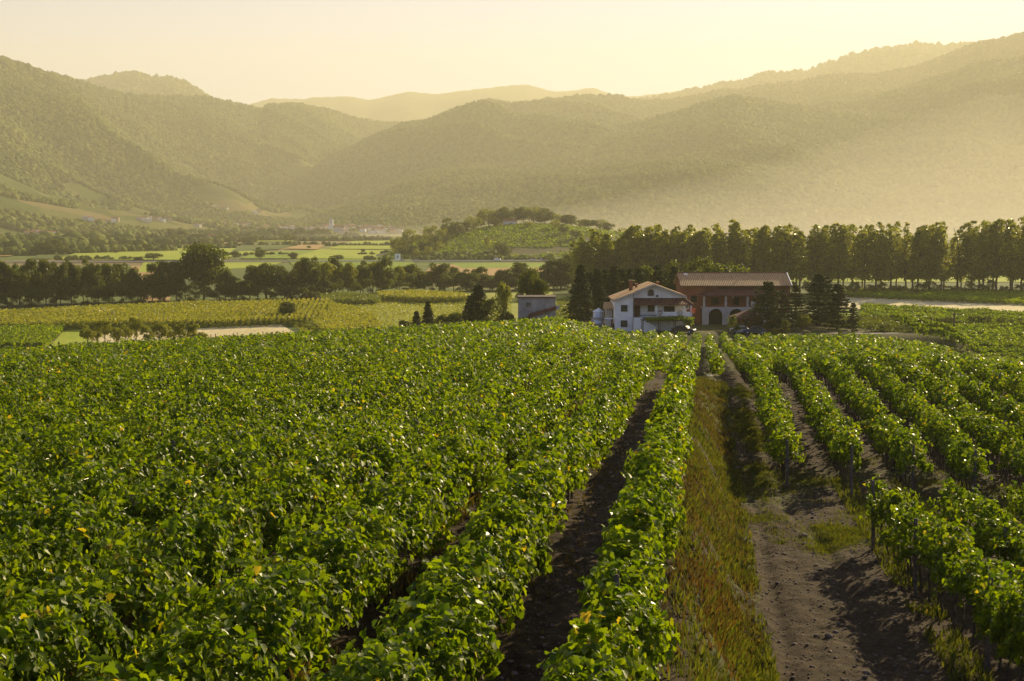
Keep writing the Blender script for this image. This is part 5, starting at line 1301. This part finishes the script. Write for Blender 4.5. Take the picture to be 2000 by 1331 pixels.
x, y = scatter(140000, (14, 105), (-.7, 1.5), lambda u, y, x: N2.fbm(x * .7, y * .5, 3) + .65 * rng.standard_normal(len(x)) > .75); blades('dry_grass', x, y, .04 + .24 * rng.random(len(x)) ** 2.2, M_dry, 'straw coloured grass on the bank')
x, y = scatter(200000, (46, 105), (1.2, 3.4), lambda u, y, x: (N2.fbm(x * .4, y * .2, 3) + .45 * rng.standard_normal(len(x)) > 1.2 * np.abs(u - 2.55) + .1)); blades('track_grass', x, y, rng.uniform(.03, .12, len(x)), M_grass, 'grass between the wheel tracks')
x, y = scatter(260000, (44, 66), (1.3, 22), lambda u, y, x: (N3.fbm(x * .45, y * .45, 3) + .5 * rng.standard_normal(len(x)) > np.where((y < 60) & (y > 50), .35, .8))); blades('path_grass', x, y, rng.uniform(.03, .14, len(x)), M_grass, 'grass patches on the cross path')
x, y = scatter(70000, (42, 53), (2.2, 7.0), lambda u, y, x: N1.fbm(x * .9, y * .6, 3) + .5 * rng.standard_normal(len(x)) > ((u - 4.5) / 1.5) ** 2 + ((y - 47.3) / 2.6) ** 2 - .4); blades('path_grass', x, y, rng.uniform(.03, .12, len(x)), M_grass, 'lush patch of grass on the path')
x, y = scatter(200000, (12, 70), (-40, -4.6), lambda u, y, x: N1(x * .5, y * .5) > -.2); blades('weeds', x, y, rng.uniform(.08, .38, len(x)), M_dry, 'dry weeds under the vines')
x, y = scatter(90000, (14, 60), (4.8, 20), lambda u, y, x: (np.abs(((u - 3.55) / 2.42 + .5) % 1 - .5) < .2) & (N1(x, y) > -.3)); blades('weeds', x, y, rng.uniform(.06, .3, len(x)), M_grass, 'weeds at the feet of the right vines')
x, y = scatter(3500, (14, 90), (-4.2, -.4), lambda u, y, x: (np.abs(u + 3.3) < .5) | (N1(x, y) > .5)); blades('fallen_leaves', x, y, rng.uniform(.04, .12, len(x)), M_dry, 'dry leaves in the soil alley', .4)
n_ = 2600; y = rng.normal(31, 2.2, n_); x = SK * y + rng.normal(.45, .38, n_)
M_rust = foliage('rusty_weeds', (.075, .045, .018), (.16, .095, .035), None, trans=.25, rough=.8, spec=.05); blades('rusty_weeds', x, y, rng.uniform(.06, .22, n_), M_rust, 'rust coloured dry weeds on the bank')
# clods and stones
n = 9000; y = rng.uniform(14 ** .5, 75 ** .5, n) ** 2; u = np.where(rng.random(n) < .7, rng.uniform(1.5, 6.0, n), rng.uniform(-3.2, -1.6, n)); x = u + SK * y
r_ = rng.gamma(1.3, .012, n) + .006; P = np.stack([x, y, G(x, y) + r_ * .2], -1)
tag(obj('stones', blobs('stones', P, r_, 1, simple('stone', (.17, .13, .10), .95, .4, 5), .2, .6)), 'stones and clods on the dirt track', kind='stuff')
